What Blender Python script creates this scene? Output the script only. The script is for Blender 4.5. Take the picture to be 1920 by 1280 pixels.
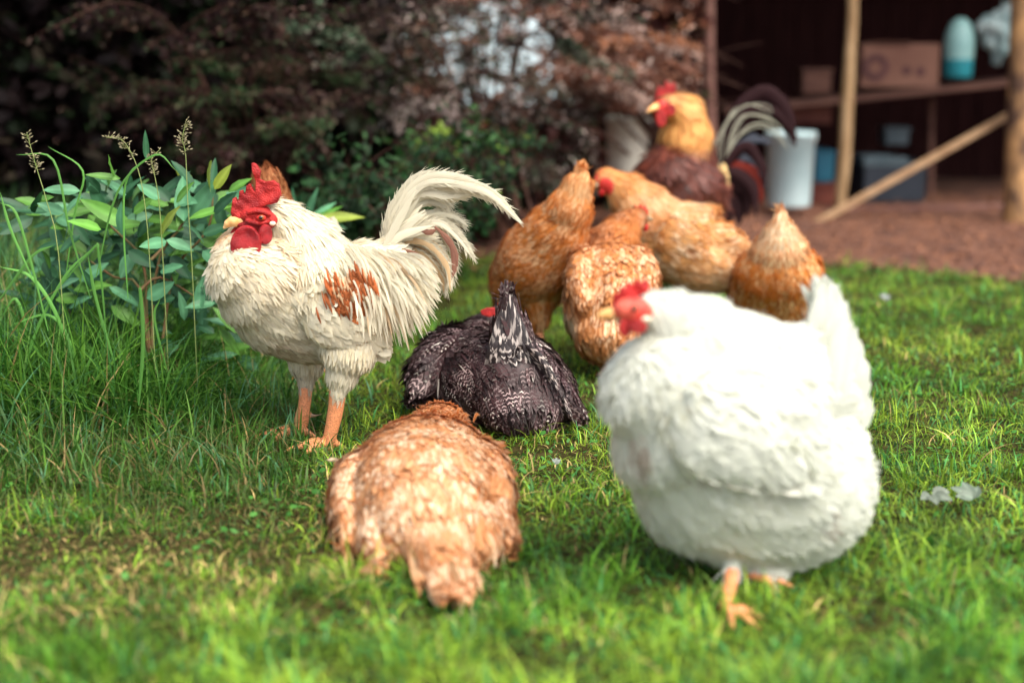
import bpy, bmesh, math, random
import numpy as np
from mathutils import Vector, noise as mnoise
R = math.radians
random.seed(7)
rng = np.random.default_rng(11)
for o in list(bpy.data.objects): bpy.data.objects.remove(o)
scene = bpy.context.scene
COL = scene.collection

# ------------------------------------------------------------------ camera, world, sun, exposure
FPX = 2667.0
PITCH = math.atan(540.0 / FPX)
CAMH = 0.8
cam = bpy.data.cameras.new('camera'); cam.lens = 50; cam.sensor_width = 36
cam.clip_start = 0.05; cam.clip_end = 400
cam.dof.use_dof = True; cam.dof.focus_distance = 2.92; cam.dof.aperture_fstop = 1.45
camo = bpy.data.objects.new('camera', cam); COL.objects.link(camo)
camo.location = (0, 0, CAMH); camo.rotation_euler = (R(90) - PITCH, 0, 0)
scene.camera = camo
w = bpy.data.worlds.new("World"); scene.world = w; w.use_nodes = True
nt = w.node_tree
bg = nt.nodes['Background']; sky = nt.nodes.new('ShaderNodeTexSky')
sky.sky_type = 'NISHITA'; sky.sun_disc = False
SUN_EL, SUN_AZ = 56, 138     # azimuth clockwise from +Y (view direction): high on the right, a little behind the camera
sky.sun_elevation = R(SUN_EL); sky.sun_rotation = R(SUN_AZ)
sky.air_density = 1.0; sky.dust_density = 3.0; sky.ozone_density = 1.0
hs = nt.nodes.new('ShaderNodeHueSaturation'); hs.inputs['Saturation'].default_value = .45   # thin cloud: paler sky
nt.links.new(sky.outputs[0], hs.inputs['Color']); nt.links.new(hs.outputs[0], bg.inputs[0]); bg.inputs[1].default_value = 0.15
sl = bpy.data.lights.new('sun', 'SUN'); sl.energy = 2.3; sl.angle = R(45); sl.color = (1, .93, .80)
so = bpy.data.objects.new('sun', sl); COL.objects.link(so)
sd = Vector((math.sin(R(SUN_AZ)) * math.cos(R(SUN_EL)), math.cos(R(SUN_AZ)) * math.cos(R(SUN_EL)), math.sin(R(SUN_EL))))
so.rotation_euler = sd.to_track_quat('Z', 'Y').to_euler(); so.location = sd * 20
scene.view_settings.view_transform = 'Standard'; scene.view_settings.look = 'None'
scene.view_settings.gamma = 1; scene.view_settings.exposure = 1.25

# ------------------------------------------------------------------ measuring helpers (photo pixel + distance -> metres)
cp, sp_ = math.cos(PITCH), math.sin(PITCH)
def U(px, py, Y):
    xr = (px - 960) / FPX; yr = -(py - 640) / FPX
    dx, dy, dz = xr, cp + sp_ * yr, -sp_ + cp * yr
    t = Y / dy
    return np.array((dx * t, Y, CAMH + dz * t))
def MPP(py, Y):
    yr = -(py - 640) / FPX
    return Y / (cp + sp_ * yr) / FPX
def G(px, py):
    xr = (px - 960) / FPX; yr = -(py - 640) / FPX
    dy, dz = cp + sp_ * yr, -sp_ + cp * yr
    t = CAMH / -dz
    return np.array((xr * t, dy * t, 0.0))

# ------------------------------------------------------------------ object helpers
def tag(o, label=None, cat=None, group=None, kind=None):
    if label: o['label'] = label
    if cat: o['category'] = cat
    if group: o['group'] = group
    if kind: o['kind'] = kind
    return o
def thing(name, label, cat, loc=(0, 0, 0), group=None):
    o = bpy.data.objects.new(name, None); COL.objects.link(o); o.location = loc
    o.empty_display_size = .05
    return tag(o, label, cat, group)
def world_loc(o):
    v = Vector((0, 0, 0))
    while o is not None: v += o.location; o = o.parent
    return v
def link(name, me, mat=None, parent=None):
    """me holds world coordinates; children are made local to their parent"""
    o = bpy.data.objects.new(name, me); COL.objects.link(o)
    if mat is not None:
        me.materials.clear(); me.materials.append(mat)
    if parent is not None:
        L = world_loc(parent)
        me.transform(__import__('mathutils').Matrix.Translation(-L)); o.parent = parent
    return o
def npmesh(name, V, F, attrs=None, smooth=True):
    """V (n,3); F (m,k) ; attrs name->(n,3|4) point data"""
    V = np.asarray(V, dtype=np.float32).reshape(-1, 3); F = np.asarray(F, dtype=np.int32)
    k = F.shape[1]
    me = bpy.data.meshes.new(name)
    me.vertices.add(len(V)); me.vertices.foreach_set('co', V.ravel())
    me.loops.add(F.size); me.loops.foreach_set('vertex_index', F.ravel())
    me.polygons.add(len(F))
    me.polygons.foreach_set('loop_start', np.arange(0, F.size, k, dtype=np.int32))
    me.polygons.foreach_set('loop_total', np.full(len(F), k, dtype=np.int32))
    if attrs:
        for n, a in attrs.items():
            a = np.asarray(a, dtype=np.float32)
            at = me.attributes.new(n, 'FLOAT_VECTOR', 'POINT')
            at.data.foreach_set('vector', a.reshape(-1, 3).ravel())
    me.update(calc_edges=True)
    me.polygons.foreach_set('use_smooth', np.full(len(F), smooth, dtype=bool))
    return me
def set_attr(me, n, a):
    at = me.attributes.new(n, 'FLOAT_VECTOR', 'POINT')
    at.data.foreach_set('vector', np.asarray(a, dtype=np.float32).ravel())
def rem(me, voxel, smooth=3):
    """voxel remesh a mesh into one continuous skin"""
    o = bpy.data.objects.new('t', me); COL.objects.link(o)
    m = o.modifiers.new('r', 'REMESH'); m.mode = 'VOXEL'; m.voxel_size = voxel
    if smooth:
        s = o.modifiers.new('s', 'SMOOTH'); s.iterations = smooth; s.factor = .5
    dg = bpy.context.evaluated_depsgraph_get()
    r = bpy.data.meshes.new_from_object(o.evaluated_get(dg))
    bpy.data.objects.remove(o); bpy.data.meshes.remove(me)
    r.polygons.foreach_set('use_smooth', np.ones(len(r.polygons), dtype=bool))
    return r
def nz(v): return v / (np.linalg.norm(v, axis=-1, keepdims=True) + 1e-12)
def vnoise(P, scale, seed=0.0):
    return np.array([mnoise.noise(Vector((float(p[0]) * scale + seed, float(p[1]) * scale - seed, float(p[2]) * scale + 2 * seed))) for p in P])

# ------------------------------------------------------------------ materials
def newmat(name):
    m = bpy.data.materials.new(name); m.use_nodes = True
    return m, m.node_tree, m.node_tree.nodes['Principled BSDF']
def N(nt, t, **kw):
    n = nt.nodes.new(t)
    for k, v in kw.items(): setattr(n, k, v)
    return n
def simple(name, c1, c2=None, scale=8, rough=.7, bump=0.0, bscale=60, spec=.4, metal=0, detail=5, stretch=(1, 1, 1), trans=0):
    m, nt, b = newmat(name)
    tc = N(nt, 'ShaderNodeTexCoord'); mp = N(nt, 'ShaderNodeMapping'); mp.inputs['Scale'].default_value = stretch
    nt.links.new(tc.outputs['Object'], mp.inputs[0])
    no = N(nt, 'ShaderNodeTexNoise'); no.inputs['Scale'].default_value = scale; no.inputs['Detail'].default_value = detail
    nt.links.new(mp.outputs[0], no.inputs['Vector'])
    cr = N(nt, 'ShaderNodeValToRGB'); cr.color_ramp.elements[0].position = .35; cr.color_ramp.elements[1].position = .65
    cr.color_ramp.elements[0].color = (*c1, 1); cr.color_ramp.elements[1].color = (*(c2 or c1), 1)
    nt.links.new(no.outputs[0], cr.inputs[0]); nt.links.new(cr.outputs[0], b.inputs['Base Color'])
    b.inputs['Roughness'].default_value = rough; b.inputs['Specular IOR Level'].default_value = spec; b.inputs['Metallic'].default_value = metal
    if trans: b.inputs['Transmission Weight'].default_value = trans
    if bump:
        n2 = N(nt, 'ShaderNodeTexNoise'); n2.inputs['Scale'].default_value = bscale; nt.links.new(mp.outputs[0], n2.inputs['Vector'])
        bu = N(nt, 'ShaderNodeBump'); bu.inputs['Strength'].default_value = bump; bu.inputs['Distance'].default_value = .01
        nt.links.new(n2.outputs[0], bu.inputs['Height']); nt.links.new(bu.outputs[0], b.inputs['Normal'])
    return m
def attr_mat(name, rough=.6, spec=.3, transl=.25, nscale=0, namt=.2):
    """colour read from the point attribute 'Col' (leaves, blades)"""
    m, nt, b = newmat(name)
    a = N(nt, 'ShaderNodeAttribute', attribute_name='Col'); src = a.outputs['Vector']
    if nscale:
        tc = N(nt, 'ShaderNodeTexCoord'); no = N(nt, 'ShaderNodeTexNoise'); no.inputs['Scale'].default_value = nscale
        nt.links.new(tc.outputs['Object'], no.inputs['Vector'])
        mr = N(nt, 'ShaderNodeMapRange'); mr.inputs[1].default_value = .3; mr.inputs[2].default_value = .7
        mr.inputs[3].default_value = 1 - namt; mr.inputs[4].default_value = 1 + namt
        nt.links.new(no.outputs[0], mr.inputs[0])
        vm = N(nt, 'ShaderNodeVectorMath', operation='SCALE'); nt.links.new(src, vm.inputs[0]); nt.links.new(mr.outputs[0], vm.inputs['Scale'])
        src = vm.outputs[0]
    nt.links.new(src, b.inputs['Base Color'])
    b.inputs['Roughness'].default_value = rough; b.inputs['Specular IOR Level'].default_value = spec
    if transl:
        tr = N(nt, 'ShaderNodeBsdfTranslucent'); mx = N(nt, 'ShaderNodeMixShader'); mx.inputs[0].default_value = transl
        nt.links.new(src, tr.inputs[0]); nt.links.new(b.outputs[0], mx.inputs[1]); nt.links.new(tr.outputs[0], mx.inputs[2])
        nt.links.new(mx.outputs[0], nt.nodes['Material Output'].inputs[0])
    return m
def feather_mat(name, pattern, rough=.6, spec=.25, transl=.15):
    """Col = main colour, Col2 = marking colour, fuv = (across 0..1, along 0..1, random)"""
    m, nt, b = newmat(name)
    A = N(nt, 'ShaderNodeAttribute', attribute_name='Col'); B = N(nt, 'ShaderNodeAttribute', attribute_name='Col2')
    F = N(nt, 'ShaderNodeAttribute', attribute_name='fuv'); sx = N(nt, 'ShaderNodeSeparateXYZ'); nt.links.new(F.outputs['Vector'], sx.inputs[0])
    def M(op, a, b_=None, c=None):
        n = N(nt, 'ShaderNodeMath', operation=op)
        for i, v in enumerate((a, b_, c)):
            if v is None: continue
            if isinstance(v, (int, float)): n.inputs[i].default_value = v
            else: nt.links.new(v, n.inputs[i])
        return n.outputs[0]
    e = M('MULTIPLY', M('ABSOLUTE', M('SUBTRACT', sx.outputs[0], .5)), 2.0)
    # barbs: fine stripes slanting out from the shaft
    barb = M('SINE', M('MULTIPLY', M('ADD', M('SUBTRACT', sx.outputs[1], M('MULTIPLY', e, .22)), M('MULTIPLY', sx.outputs[2], 7.0)), 150.0))
    barb2 = M('SINE', M('MULTIPLY', M('ADD', M('SUBTRACT', sx.outputs[1], M('MULTIPLY', e, .3)), M('MULTIPLY', sx.outputs[2], 3.0)), 41.0))
    bb = M('ADD', M('MULTIPLY', barb, .5), M('MULTIPLY', barb2, .5))
    if pattern == 'laced':
        mask = M('MAXIMUM', M('MULTIPLY', M('SUBTRACT', e, .45), 2.2), M('MULTIPLY', M('SUBTRACT', sx.outputs[1], .72), 4.0))
        mask = M('ADD', mask, M('MULTIPLY', bb, .18))
    elif pattern == 'barred':
        fr = M('SINE', M('ADD', M('MULTIPLY', M('ADD', sx.outputs[1], M('MULTIPLY', e, -.1)), 21.0), M('MULTIPLY', sx.outputs[2], 14.0)))
        mask = M('MULTIPLY', M('ADD', M('MULTIPLY', fr, 1.6), M('ADD', -.5, M('MULTIPLY', bb, .3))), 1.0)
    elif pattern == 'streak':
        mask = M('ADD', M('MULTIPLY', M('SUBTRACT', .45, e), 2.0), M('MULTIPLY', bb, .2))
    else:
        mask = M('MULTIPLY', M('SUBTRACT', bb, .2), .35)
    mask = M('MINIMUM', M('MAXIMUM', mask, 0.0), 1.0)
    mix = N(nt, 'ShaderNodeMix', data_type='VECTOR'); nt.links.new(mask, mix.inputs['Factor'])
    nt.links.new(A.outputs['Vector'], mix.inputs[4]); nt.links.new(B.outputs['Vector'], mix.inputs[5])
    src = mix.outputs[1]
    sc = N(nt, 'ShaderNodeVectorMath', operation='SCALE'); nt.links.new(src, sc.inputs[0])
    shade = M('ADD', .93, M('MULTIPLY', bb, .07)); nt.links.new(shade, sc.inputs['Scale']); src = sc.outputs[0]
    nt.links.new(src, b.inputs['Base Color']); b.inputs['Roughness'].default_value = rough; b.inputs['Specular IOR Level'].default_value = spec
    bu = N(nt, 'ShaderNodeBump'); bu.inputs['Strength'].default_value = .25; bu.inputs['Distance'].default_value = .001
    nt.links.new(bb, bu.inputs['Height']); nt.links.new(bu.outputs[0], b.inputs['Normal'])
    tr = N(nt, 'ShaderNodeBsdfTranslucent'); mx = N(nt, 'ShaderNodeMixShader'); mx.inputs[0].default_value = transl
    nt.links.new(src, tr.inputs[0]); nt.links.new(b.outputs[0], mx.inputs[1]); nt.links.new(tr.outputs[0], mx.inputs[2])
    nt.links.new(mx.outputs[0], nt.nodes['Material Output'].inputs[0])
    return m
def skin_mat(name, c1, c2, vs=300, rough=.45, bump=.6):
    m, nt, b = newmat(name)
    tc = N(nt, 'ShaderNodeTexCoord'); v = N(nt, 'ShaderNodeTexVoronoi'); v.inputs['Scale'].default_value = vs
    no = N(nt, 'ShaderNodeTexNoise'); no.inputs['Scale'].default_value = 40; no.inputs['Detail'].default_value = 6
    nt.links.new(tc.outputs['Object'], v.inputs['Vector']); nt.links.new(tc.outputs['Object'], no.inputs['Vector'])
    cr = N(nt, 'ShaderNodeValToRGB'); cr.color_ramp.elements[0].position = .35; cr.color_ramp.elements[1].position = .7
    cr.color_ramp.elements[0].color = (*c1, 1); cr.color_ramp.elements[1].color = (*c2, 1)
    nt.links.new(no.outputs[0], cr.inputs[0]); nt.links.new(cr.outputs[0], b.inputs['Base Color'])
    b.inputs['Roughness'].default_value = rough; b.inputs['Specular IOR Level'].default_value = .35; b.inputs['Subsurface Weight'].default_value = .1; b.inputs['Subsurface Radius'].default_value = (.01, .003, .002)
    b.inputs['Subsurface Scale'].default_value = .5
    bu = N(nt, 'ShaderNodeBump'); bu.inputs['Strength'].default_value = bump; bu.inputs['Distance'].default_value = .0025
    nt.links.new(v.outputs['Distance'], bu.inputs['Height']); nt.links.new(bu.outputs[0], b.inputs['Normal'])
    return m
MAT = {}
MAT['plain'] = feather_mat('plain_feathers', 'plain', transl=.40, spec=.12, rough=.75)
MAT['laced'] = feather_mat('laced_feathers', 'laced', transl=.30, spec=.15, rough=.7)
MAT['barred'] = feather_mat('barred_feathers', 'barred', rough=.5, spec=.3, transl=.05)
MAT['streak'] = feather_mat('streaked_feathers', 'streak', rough=.45, spec=.4, transl=.05)
MAT['skin'] = attr_mat('bird_skin', rough=.55, spec=.4, transl=0, nscale=350, namt=.3)
MAT['comb'] = skin_mat('comb_skin', (.22, .005, .006), (.48, .022, .018), vs=330, rough=.6, bump=.6)
MAT['comb_dull'] = skin_mat('comb_skin_dull', (.48, .012, .012), (.68, .04, .03), vs=120)
MAT['wattle'] = skin_mat('wattle_skin', (.20, .002, .005), (.38, .006, .010), vs=600, bump=.6)
MAT['lobe'] = simple('ear_lobe_skin', (.75, .6, .42), (.8, .7, .55), 60)
MAT['beak'] = simple('beak_horn', (.80, .36, .10), (.85, .50, .22), 60, rough=.35)
MAT['beak_dark'] = simple('dark_beak_horn', (.22, .15, .08), (.35, .25, .15), 60, rough=.4)
MAT['iris'] = simple('iris', (.25, .05, .015), (.35, .09, .02), 200, rough=.15)
MAT['pupil'] = simple('pupil', (.005, .004, .004), None, rough=.05, spec=.8)

# ------------------------------------------------------------------ lofts
class Loft:
    def __init__(s, kind, nodes, feather=None, sub=5, side=None):
        s.kind = kind; s.feather = feather; s.side = side
        P = np.array([U(n[0], n[1], n[2]) for n in nodes]) if len(nodes[0]) == 5 else np.array([n[:3] for n in nodes])
        if len(nodes[0]) == 5:
            A = np.array([n[3] * MPP(n[1], n[2]) for n in nodes]); B = np.array([n[4] * MPP(n[1], n[2]) for n in nodes])
        else:
            A = B = np.array([n[3] for n in nodes])
        X = np.column_stack((P, A, B)); n = len(X); out = []
        for i in range(n - 1):
            p0 = X[i - 1] if i else 2 * X[0] - X[1]; p1, p2 = X[i], X[i + 1]; p3 = X[i + 2] if i + 2 < n else 2 * X[-1] - X[-2]
            for k in range(sub):
                t = k / sub
                v = .5 * (2 * p1 + (p2 - p0) * t + (2 * p0 - 5 * p1 + 4 * p2 - p3) * t * t + (3 * p1 - p0 - 3 * p2 + p3) * t ** 3)
                v[3:] = p1[3:] + (p2[3:] - p1[3:]) * (3 * t * t - 2 * t ** 3)
                out.append(v)
        out.append(X[-1]); X = np.array(out)
        s.P = X[:, :3]; s.A = X[:, 3]; s.B = X[:, 4]
        s.T = nz(np.gradient(s.P, axis=0)); s.t = np.linspace(0, 1, len(X))
    def geo(s, side, ns=18, cap=.75):
        sd = s.side if s.side is not None else side
        rings = []
        def ring(p, T, a, b):
            S_ = sd - T * np.dot(sd, T)
            if np.linalg.norm(S_) < .25:
                S_ = np.cross(T, (0, 0, 1.0))
            S_ = nz(S_); Un = np.cross(S_, T)
            th = np.linspace(0, 2 * np.pi, ns, endpoint=False)
            return p + np.outer(np.cos(th) * a, S_) + np.outer(np.sin(th) * b, Un)
        r0 = min(s.A[0], s.B[0]); r1 = min(s.A[-1], s.B[-1])
        for q in (.12, .5, .85): rings.append(ring(s.P[0] - s.T[0] * r0 * cap * math.sqrt(1 - q * q), s.T[0], s.A[0] * q, s.B[0] * q))
        for i in range(len(s.P)): rings.append(ring(s.P[i], s.T[i], s.A[i], s.B[i]))
        for q in (.85, .5, .12): rings.append(ring(s.P[-1] + s.T[-1] * r1 * cap * math.sqrt(1 - q * q), s.T[-1], s.A[-1] * q, s.B[-1] * q))
        V = np.vstack(rings); nr = len(rings); F = []
        for i in range(nr - 1):
            for j in range(ns):
                a = i * ns + j; b = i * ns + (j + 1) % ns
                F.append((a, b, b + ns, a + ns))
        return V, F, nr, ns
def loft_mesh(lofts, side):
    bm = bmesh.new()
    for l in lofts:
        V, F, nr, ns = l.geo(side)
        vs = [bm.verts.new(v) for v in V]
        fs = [bm.faces.new([vs[i] for i in f]) for f in F]
        fs.append(bm.faces.new(vs[:ns][::-1])); fs.append(bm.faces.new(vs[-ns:]))
        bmesh.ops.recalc_face_normals(bm, faces=fs)
    me = bpy.data.meshes.new('loft'); bm.to_mesh(me); bm.free()
    return me

# ------------------------------------------------------------------ feathers
PROF = {'round': np.array([.35, .8, 1., .98, .78, .25]), 'long': np.array([.5, .85, 1., .9, .6, .06]), 'wisp': np.array([.6, 1., .8, .6, .35, .02])}
def feathers(p, n, d, L, W, lift, curl, cA, cB, prof='round', cup=.08, bury=.0, twist=.14):
    """arrays of N feathers -> V,F,attrs"""
    Nn = len(p); K = 6
    n = nz(n); d = nz(d - n * np.sum(n * d, 1, keepdims=True)); s = np.cross(n, d)
    tw = rng.normal(0, twist, Nn)[:, None]; d = nz(d + s * tw); s = np.cross(n, d)
    roll = rng.normal(0, .12, Nn)[:, None]; s = nz(s + n * roll)
    t = np.linspace(0, 1, K)
    wj = 1 + rng.normal(0, .08, (Nn, K))
    pr = PROF[prof]
    cen = p[:, None] - n[:, None] * bury + d[:, None] * (L[:, None] * t)[:, :, None] + n[:, None] * (L[:, None] * (np.sin(lift)[:, None] * t - curl[:, None] * t * t))[:, :, None]
    wid = W[:, None] * .5 * pr * wj
    V = np.empty((Nn, K, 3, 3))
    for j, u in enumerate((-1, 0, 1)):
        V[:, :, j] = cen + s[:, None] * (wid * u)[:, :, None] - n[:, None] * (abs(u) * cup * wid)[:, :, None]
        if j != 1:   # slightly ragged vane ends
            V[:, -1, j] -= d * (L * rng.uniform(0.0, .12, Nn))[:, None]
            V[:, -2, j] -= d * (L * rng.uniform(-.03, .06, Nn))[:, None]
    base = (np.arange(Nn) * K * 3)[:, None]
    q = []
    for k in range(K - 1):
        for j in range(2):
            a = k * 3 + j; q.append((a, a + 1, a + 4, a + 3))
    F = (base[:, :, None] + np.array(q)[None]).reshape(-1, 4)
    fuv = np.empty((Nn, K, 3, 3)); fuv[..., 0] = np.array([0, .5, 1])[None, None]; fuv[..., 1] = t[None, :, None]; fuv[..., 2] = rng.uniform(0, 1, Nn)[:, None, None]
    ca = np.broadcast_to(cA[:, None, None], (Nn, K, 3, 3)); cb = np.broadcast_to(cB[:, None, None], (Nn, K, 3, 3))
    return V.reshape(-1, 3), F, {'Col': ca.reshape(-1, 3), 'Col2': cb.reshape(-1, 3), 'fuv': fuv.reshape(-1, 3)}
def merge(parts):
    Vs, Fs, A = [], [], {}
    off = 0
    for V, F, at in parts:
        Vs.append(V); Fs.append(F + off); off += len(V)
        for k, a in at.items(): A.setdefault(k, []).append(a)
    return np.vstack(Vs), np.vstack(Fs), {k: np.vstack(v) for k, v in A.items()}
def mesh_samples(me, n, dens=None):
    """random points on the surface of me, weighted by area and density(centres)"""
    me.calc_loop_triangles(); nt_ = len(me.loop_triangles)
    tv = np.empty(nt_ * 3, dtype=np.int32); me.loop_triangles.foreach_get('vertices', tv); tv = tv.reshape(-1, 3)
    co = np.empty(len(me.vertices) * 3, dtype=np.float32); me.vertices.foreach_get('co', co); co = co.reshape(-1, 3).astype(float)
    no = np.empty(len(me.vertices) * 3, dtype=np.float32); me.vertices.foreach_get('normal', no); no = no.reshape(-1, 3).astype(float)
    a, b, c = co[tv[:, 0]], co[tv[:, 1]], co[tv[:, 2]]
    ar = .5 * np.linalg.norm(np.cross(b - a, c - a), axis=1)
    if dens is not None: ar = ar * dens((a + b + c) / 3)
    idx = rng.choice(nt_, n, p=ar / ar.sum())
    r1, r2 = np.sqrt(rng.uniform(0, 1, n)), rng.uniform(0, 1, n)
    w0, w1, w2 = (1 - r1)[:, None], (r1 * (1 - r2))[:, None], (r1 * r2)[:, None]
    tv = tv[idx]
    return w0 * co[tv[:, 0]] + w1 * co[tv[:, 1]] + w2 * co[tv[:, 2]], nz(w0 * no[tv[:, 0]] + w1 * no[tv[:, 1]] + w2 * no[tv[:, 2]])
def classify(P, lofts):
    """nearest loft sample for every point: loft index, t along it, flow direction"""
    best = np.full(len(P), 1e9); li = np.zeros(len(P), int); tt = np.zeros(len(P)); fl = np.zeros((len(P), 3))
    for i, l in enumerate(lofts):
        for s0 in range(0, len(P), 20000):
            Q = P[s0:s0 + 20000]
            D = np.linalg.norm(Q[:, None] - l.P[None], axis=2)
            Dn = D / (.5 * (l.A + l.B))[None]
            k = Dn.argmin(1); v = Dn[np.arange(len(Q)), k]
            m = v < best[s0:s0 + 20000]; ii = np.where(m)[0] + s0
            best[ii] = v[m]; li[ii] = i; tt[ii] = l.t[k[m]]; fl[ii] = l.T[k[m]]
    return li, tt, fl
def ribbon(pts, width, cA, cB, n=22, side=None, cup=.25, prof=None, ragged=.06):
    """one long curved tail feather through world points"""
    pts = np.array(pts, float); m = len(pts); X = []
    for i in range(m - 1):
        p0 = pts[i - 1] if i else 2 * pts[0] - pts[1]; p1, p2 = pts[i], pts[i + 1]; p3 = pts[i + 2] if i + 2 < m else 2 * pts[-1] - pts[-2]
        for t in np.linspace(0, 1, max(3, n // (m - 1)), endpoint=False):
            X.append(.5 * (2 * p1 + (p2 - p0) * t + (2 * p0 - 5 * p1 + 4 * p2 - p3) * t * t + (3 * p1 - p0 - 3 * p2 + p3) * t ** 3))
    X.append(pts[-1]); X = np.array(X); T = nz(np.gradient(X, axis=0)); K = len(X); t = np.linspace(0, 1, K)
    if side is None: side = np.array((0, -1.0, 0))
    Nn = nz(side - T * (T @ side)[:, None]); S = np.cross(T, Nn)
    if prof is None: prof = np.minimum(1, .35 + 2.2 * t) * np.clip((1 - t) * 3.2, 0.03, 1) ** .7
    wid = width * .5 * prof * (1 + rng.normal(0, ragged, K))
    V = np.empty((K, 5, 3))
    for j, u in enumerate((-1, -.5, 0, .5, 1)):
        V[:, j] = X + S * (wid * u)[:, None] - Nn * (u * u * cup * wid)[:, None]
    q = [(k * 5 + j, k * 5 + j + 1, k * 5 + j + 6, k * 5 + j + 5) for k in range(K - 1) for j in range(4)]
    fuv = np.empty((K, 5, 3)); fuv[..., 0] = np.array((0, .25, .5, .75, 1))[None]; fuv[..., 1] = t[:, None] * 1.0; fuv[..., 2] = rng.uniform()
    sh = (K, 5, 3)
    return V.reshape(-1, 3), np.array(q), {'Col': np.broadcast_to(cA, sh).reshape(-1, 3).copy(), 'Col2': np.broadcast_to(cB, sh).reshape(-1, 3).copy(), 'fuv': fuv.reshape(-1, 3)}

# ------------------------------------------------------------------ small body parts
def outline_plate(pts, Y, thick, voxel=.0018, smooth=4, normal=None, wob=0.0):
    """closed outline (photo pixels at distance Y) -> fleshy plate of real thickness"""
    P = np.array([U(x, y, Y) for x, y in pts])
    c = P.mean(0)
    if normal is not None:     # turn the plate about the vertical through its centre
        a = normal; d = P - c
        P = c + np.column_stack((d[:, 0] * math.cos(a), d[:, 0] * math.sin(a) + d[:, 1], d[:, 2])); nv = np.array((-math.sin(a), math.cos(a), 0))
    else: nv = np.array((0, 1.0, 0))
    bm = bmesh.new()
    f = [bm.verts.new(p - nv * thick / 2) for p in P]; b = [bm.verts.new(p + nv * thick / 2) for p in P]
    n = len(P)
    bm.faces.new(f[::-1]); bm.faces.new(b)
    for i in range(n): bm.faces.new((f[i], f[(i + 1) % n], b[(i + 1) % n], b[i]))
    bmesh.ops.recalc_face_normals(bm, faces=bm.faces)
    bmesh.ops.triangulate(bm, faces=bm.faces)
    me = bpy.data.meshes.new('plate'); bm.to_mesh(me); bm.free()
    me = rem(me, voxel, smooth)
    if wob:
        co = np.empty(len(me.vertices) * 3, dtype=np.float32); me.vertices.foreach_get('co', co); co = co.reshape(-1, 3)
        nn = vnoise(co, 60, 3.3); co = co + nv[None] * (nn * wob)[:, None]
        me.vertices.foreach_set('co', co.astype(np.float32).ravel()); me.update()
    return me
def blob(c, r, seg=24):
    bm = bmesh.new(); bmesh.ops.create_uvsphere(bm, u_segments=seg, v_segments=seg // 2, radius=1)
    for v in bm.verts: v.co = Vector((v.co.x * r[0] + c[0], v.co.y * r[1] + c[1], v.co.z * r[2] + c[2]))
    me = bpy.data.meshes.new('blob'); bm.to_mesh(me); bm.free()
    for p in me.polygons: p.use_smooth = True
    return me
def smooth_loft(nodes, side=np.array((0, 1.0, 0)), kind='x', voxel=None):
    me = loft_mesh([Loft(kind, nodes)], side)
    if voxel: me = rem(me, voxel, 2)
    for p in me.polygons: p.use_smooth = True
    return me
def foot_lofts(c, yaw, k=1.0, lift=.012):
    """toe lofts round world point c (centre of the foot); yaw = direction of the middle toe"""
    out = []
    for a, ln in ((0, .062), (.62, .05), (-.62, .05), (math.pi - .25, .026)):
        d = np.array((math.cos(yaw + a), math.sin(yaw + a), 0)); r = .0068 * k
        pts = [c + np.array((0, 0, lift)), c + d * ln * .35 * k + np.array((0, 0, lift + .004)), c + d * ln * .7 * k + np.array((0, 0, lift - .002)), c + d * ln * k + np.array((0, 0, lift * .4))]
        out.append(Loft('toe', [(*pts[0], r * 1.15), (*pts[1], r), (*pts[2], r * .85), (*pts[3], r * .5)], sub=3))
        e = c + d * (ln + .012) * k
        out.append(Loft('claw', [(*pts[3], r * .5), (*(e + np.array((0, 0, -.002))), r * .15)], sub=3))
    return out

WHITE = np.array((.85, .785, .61)); CREAM = np.array((.84, .66, .42)); BUFF = np.array((.74, .36, .13))
RUST = np.array((.42, .10, .022)); GINGER = np.array((.55, .18, .045)); PALE = np.array((.88, .68, .45))
BLACK = np.array((.016, .011, .012)); GREY = np.array((.40, .32, .30)); SKINLEG = np.array((.72, .27, .12))
def mixc(a, b, t):
    t = np.clip(np.asarray(t), 0, 1)[..., None]
    return a * (1 - t) + b * t

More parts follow.
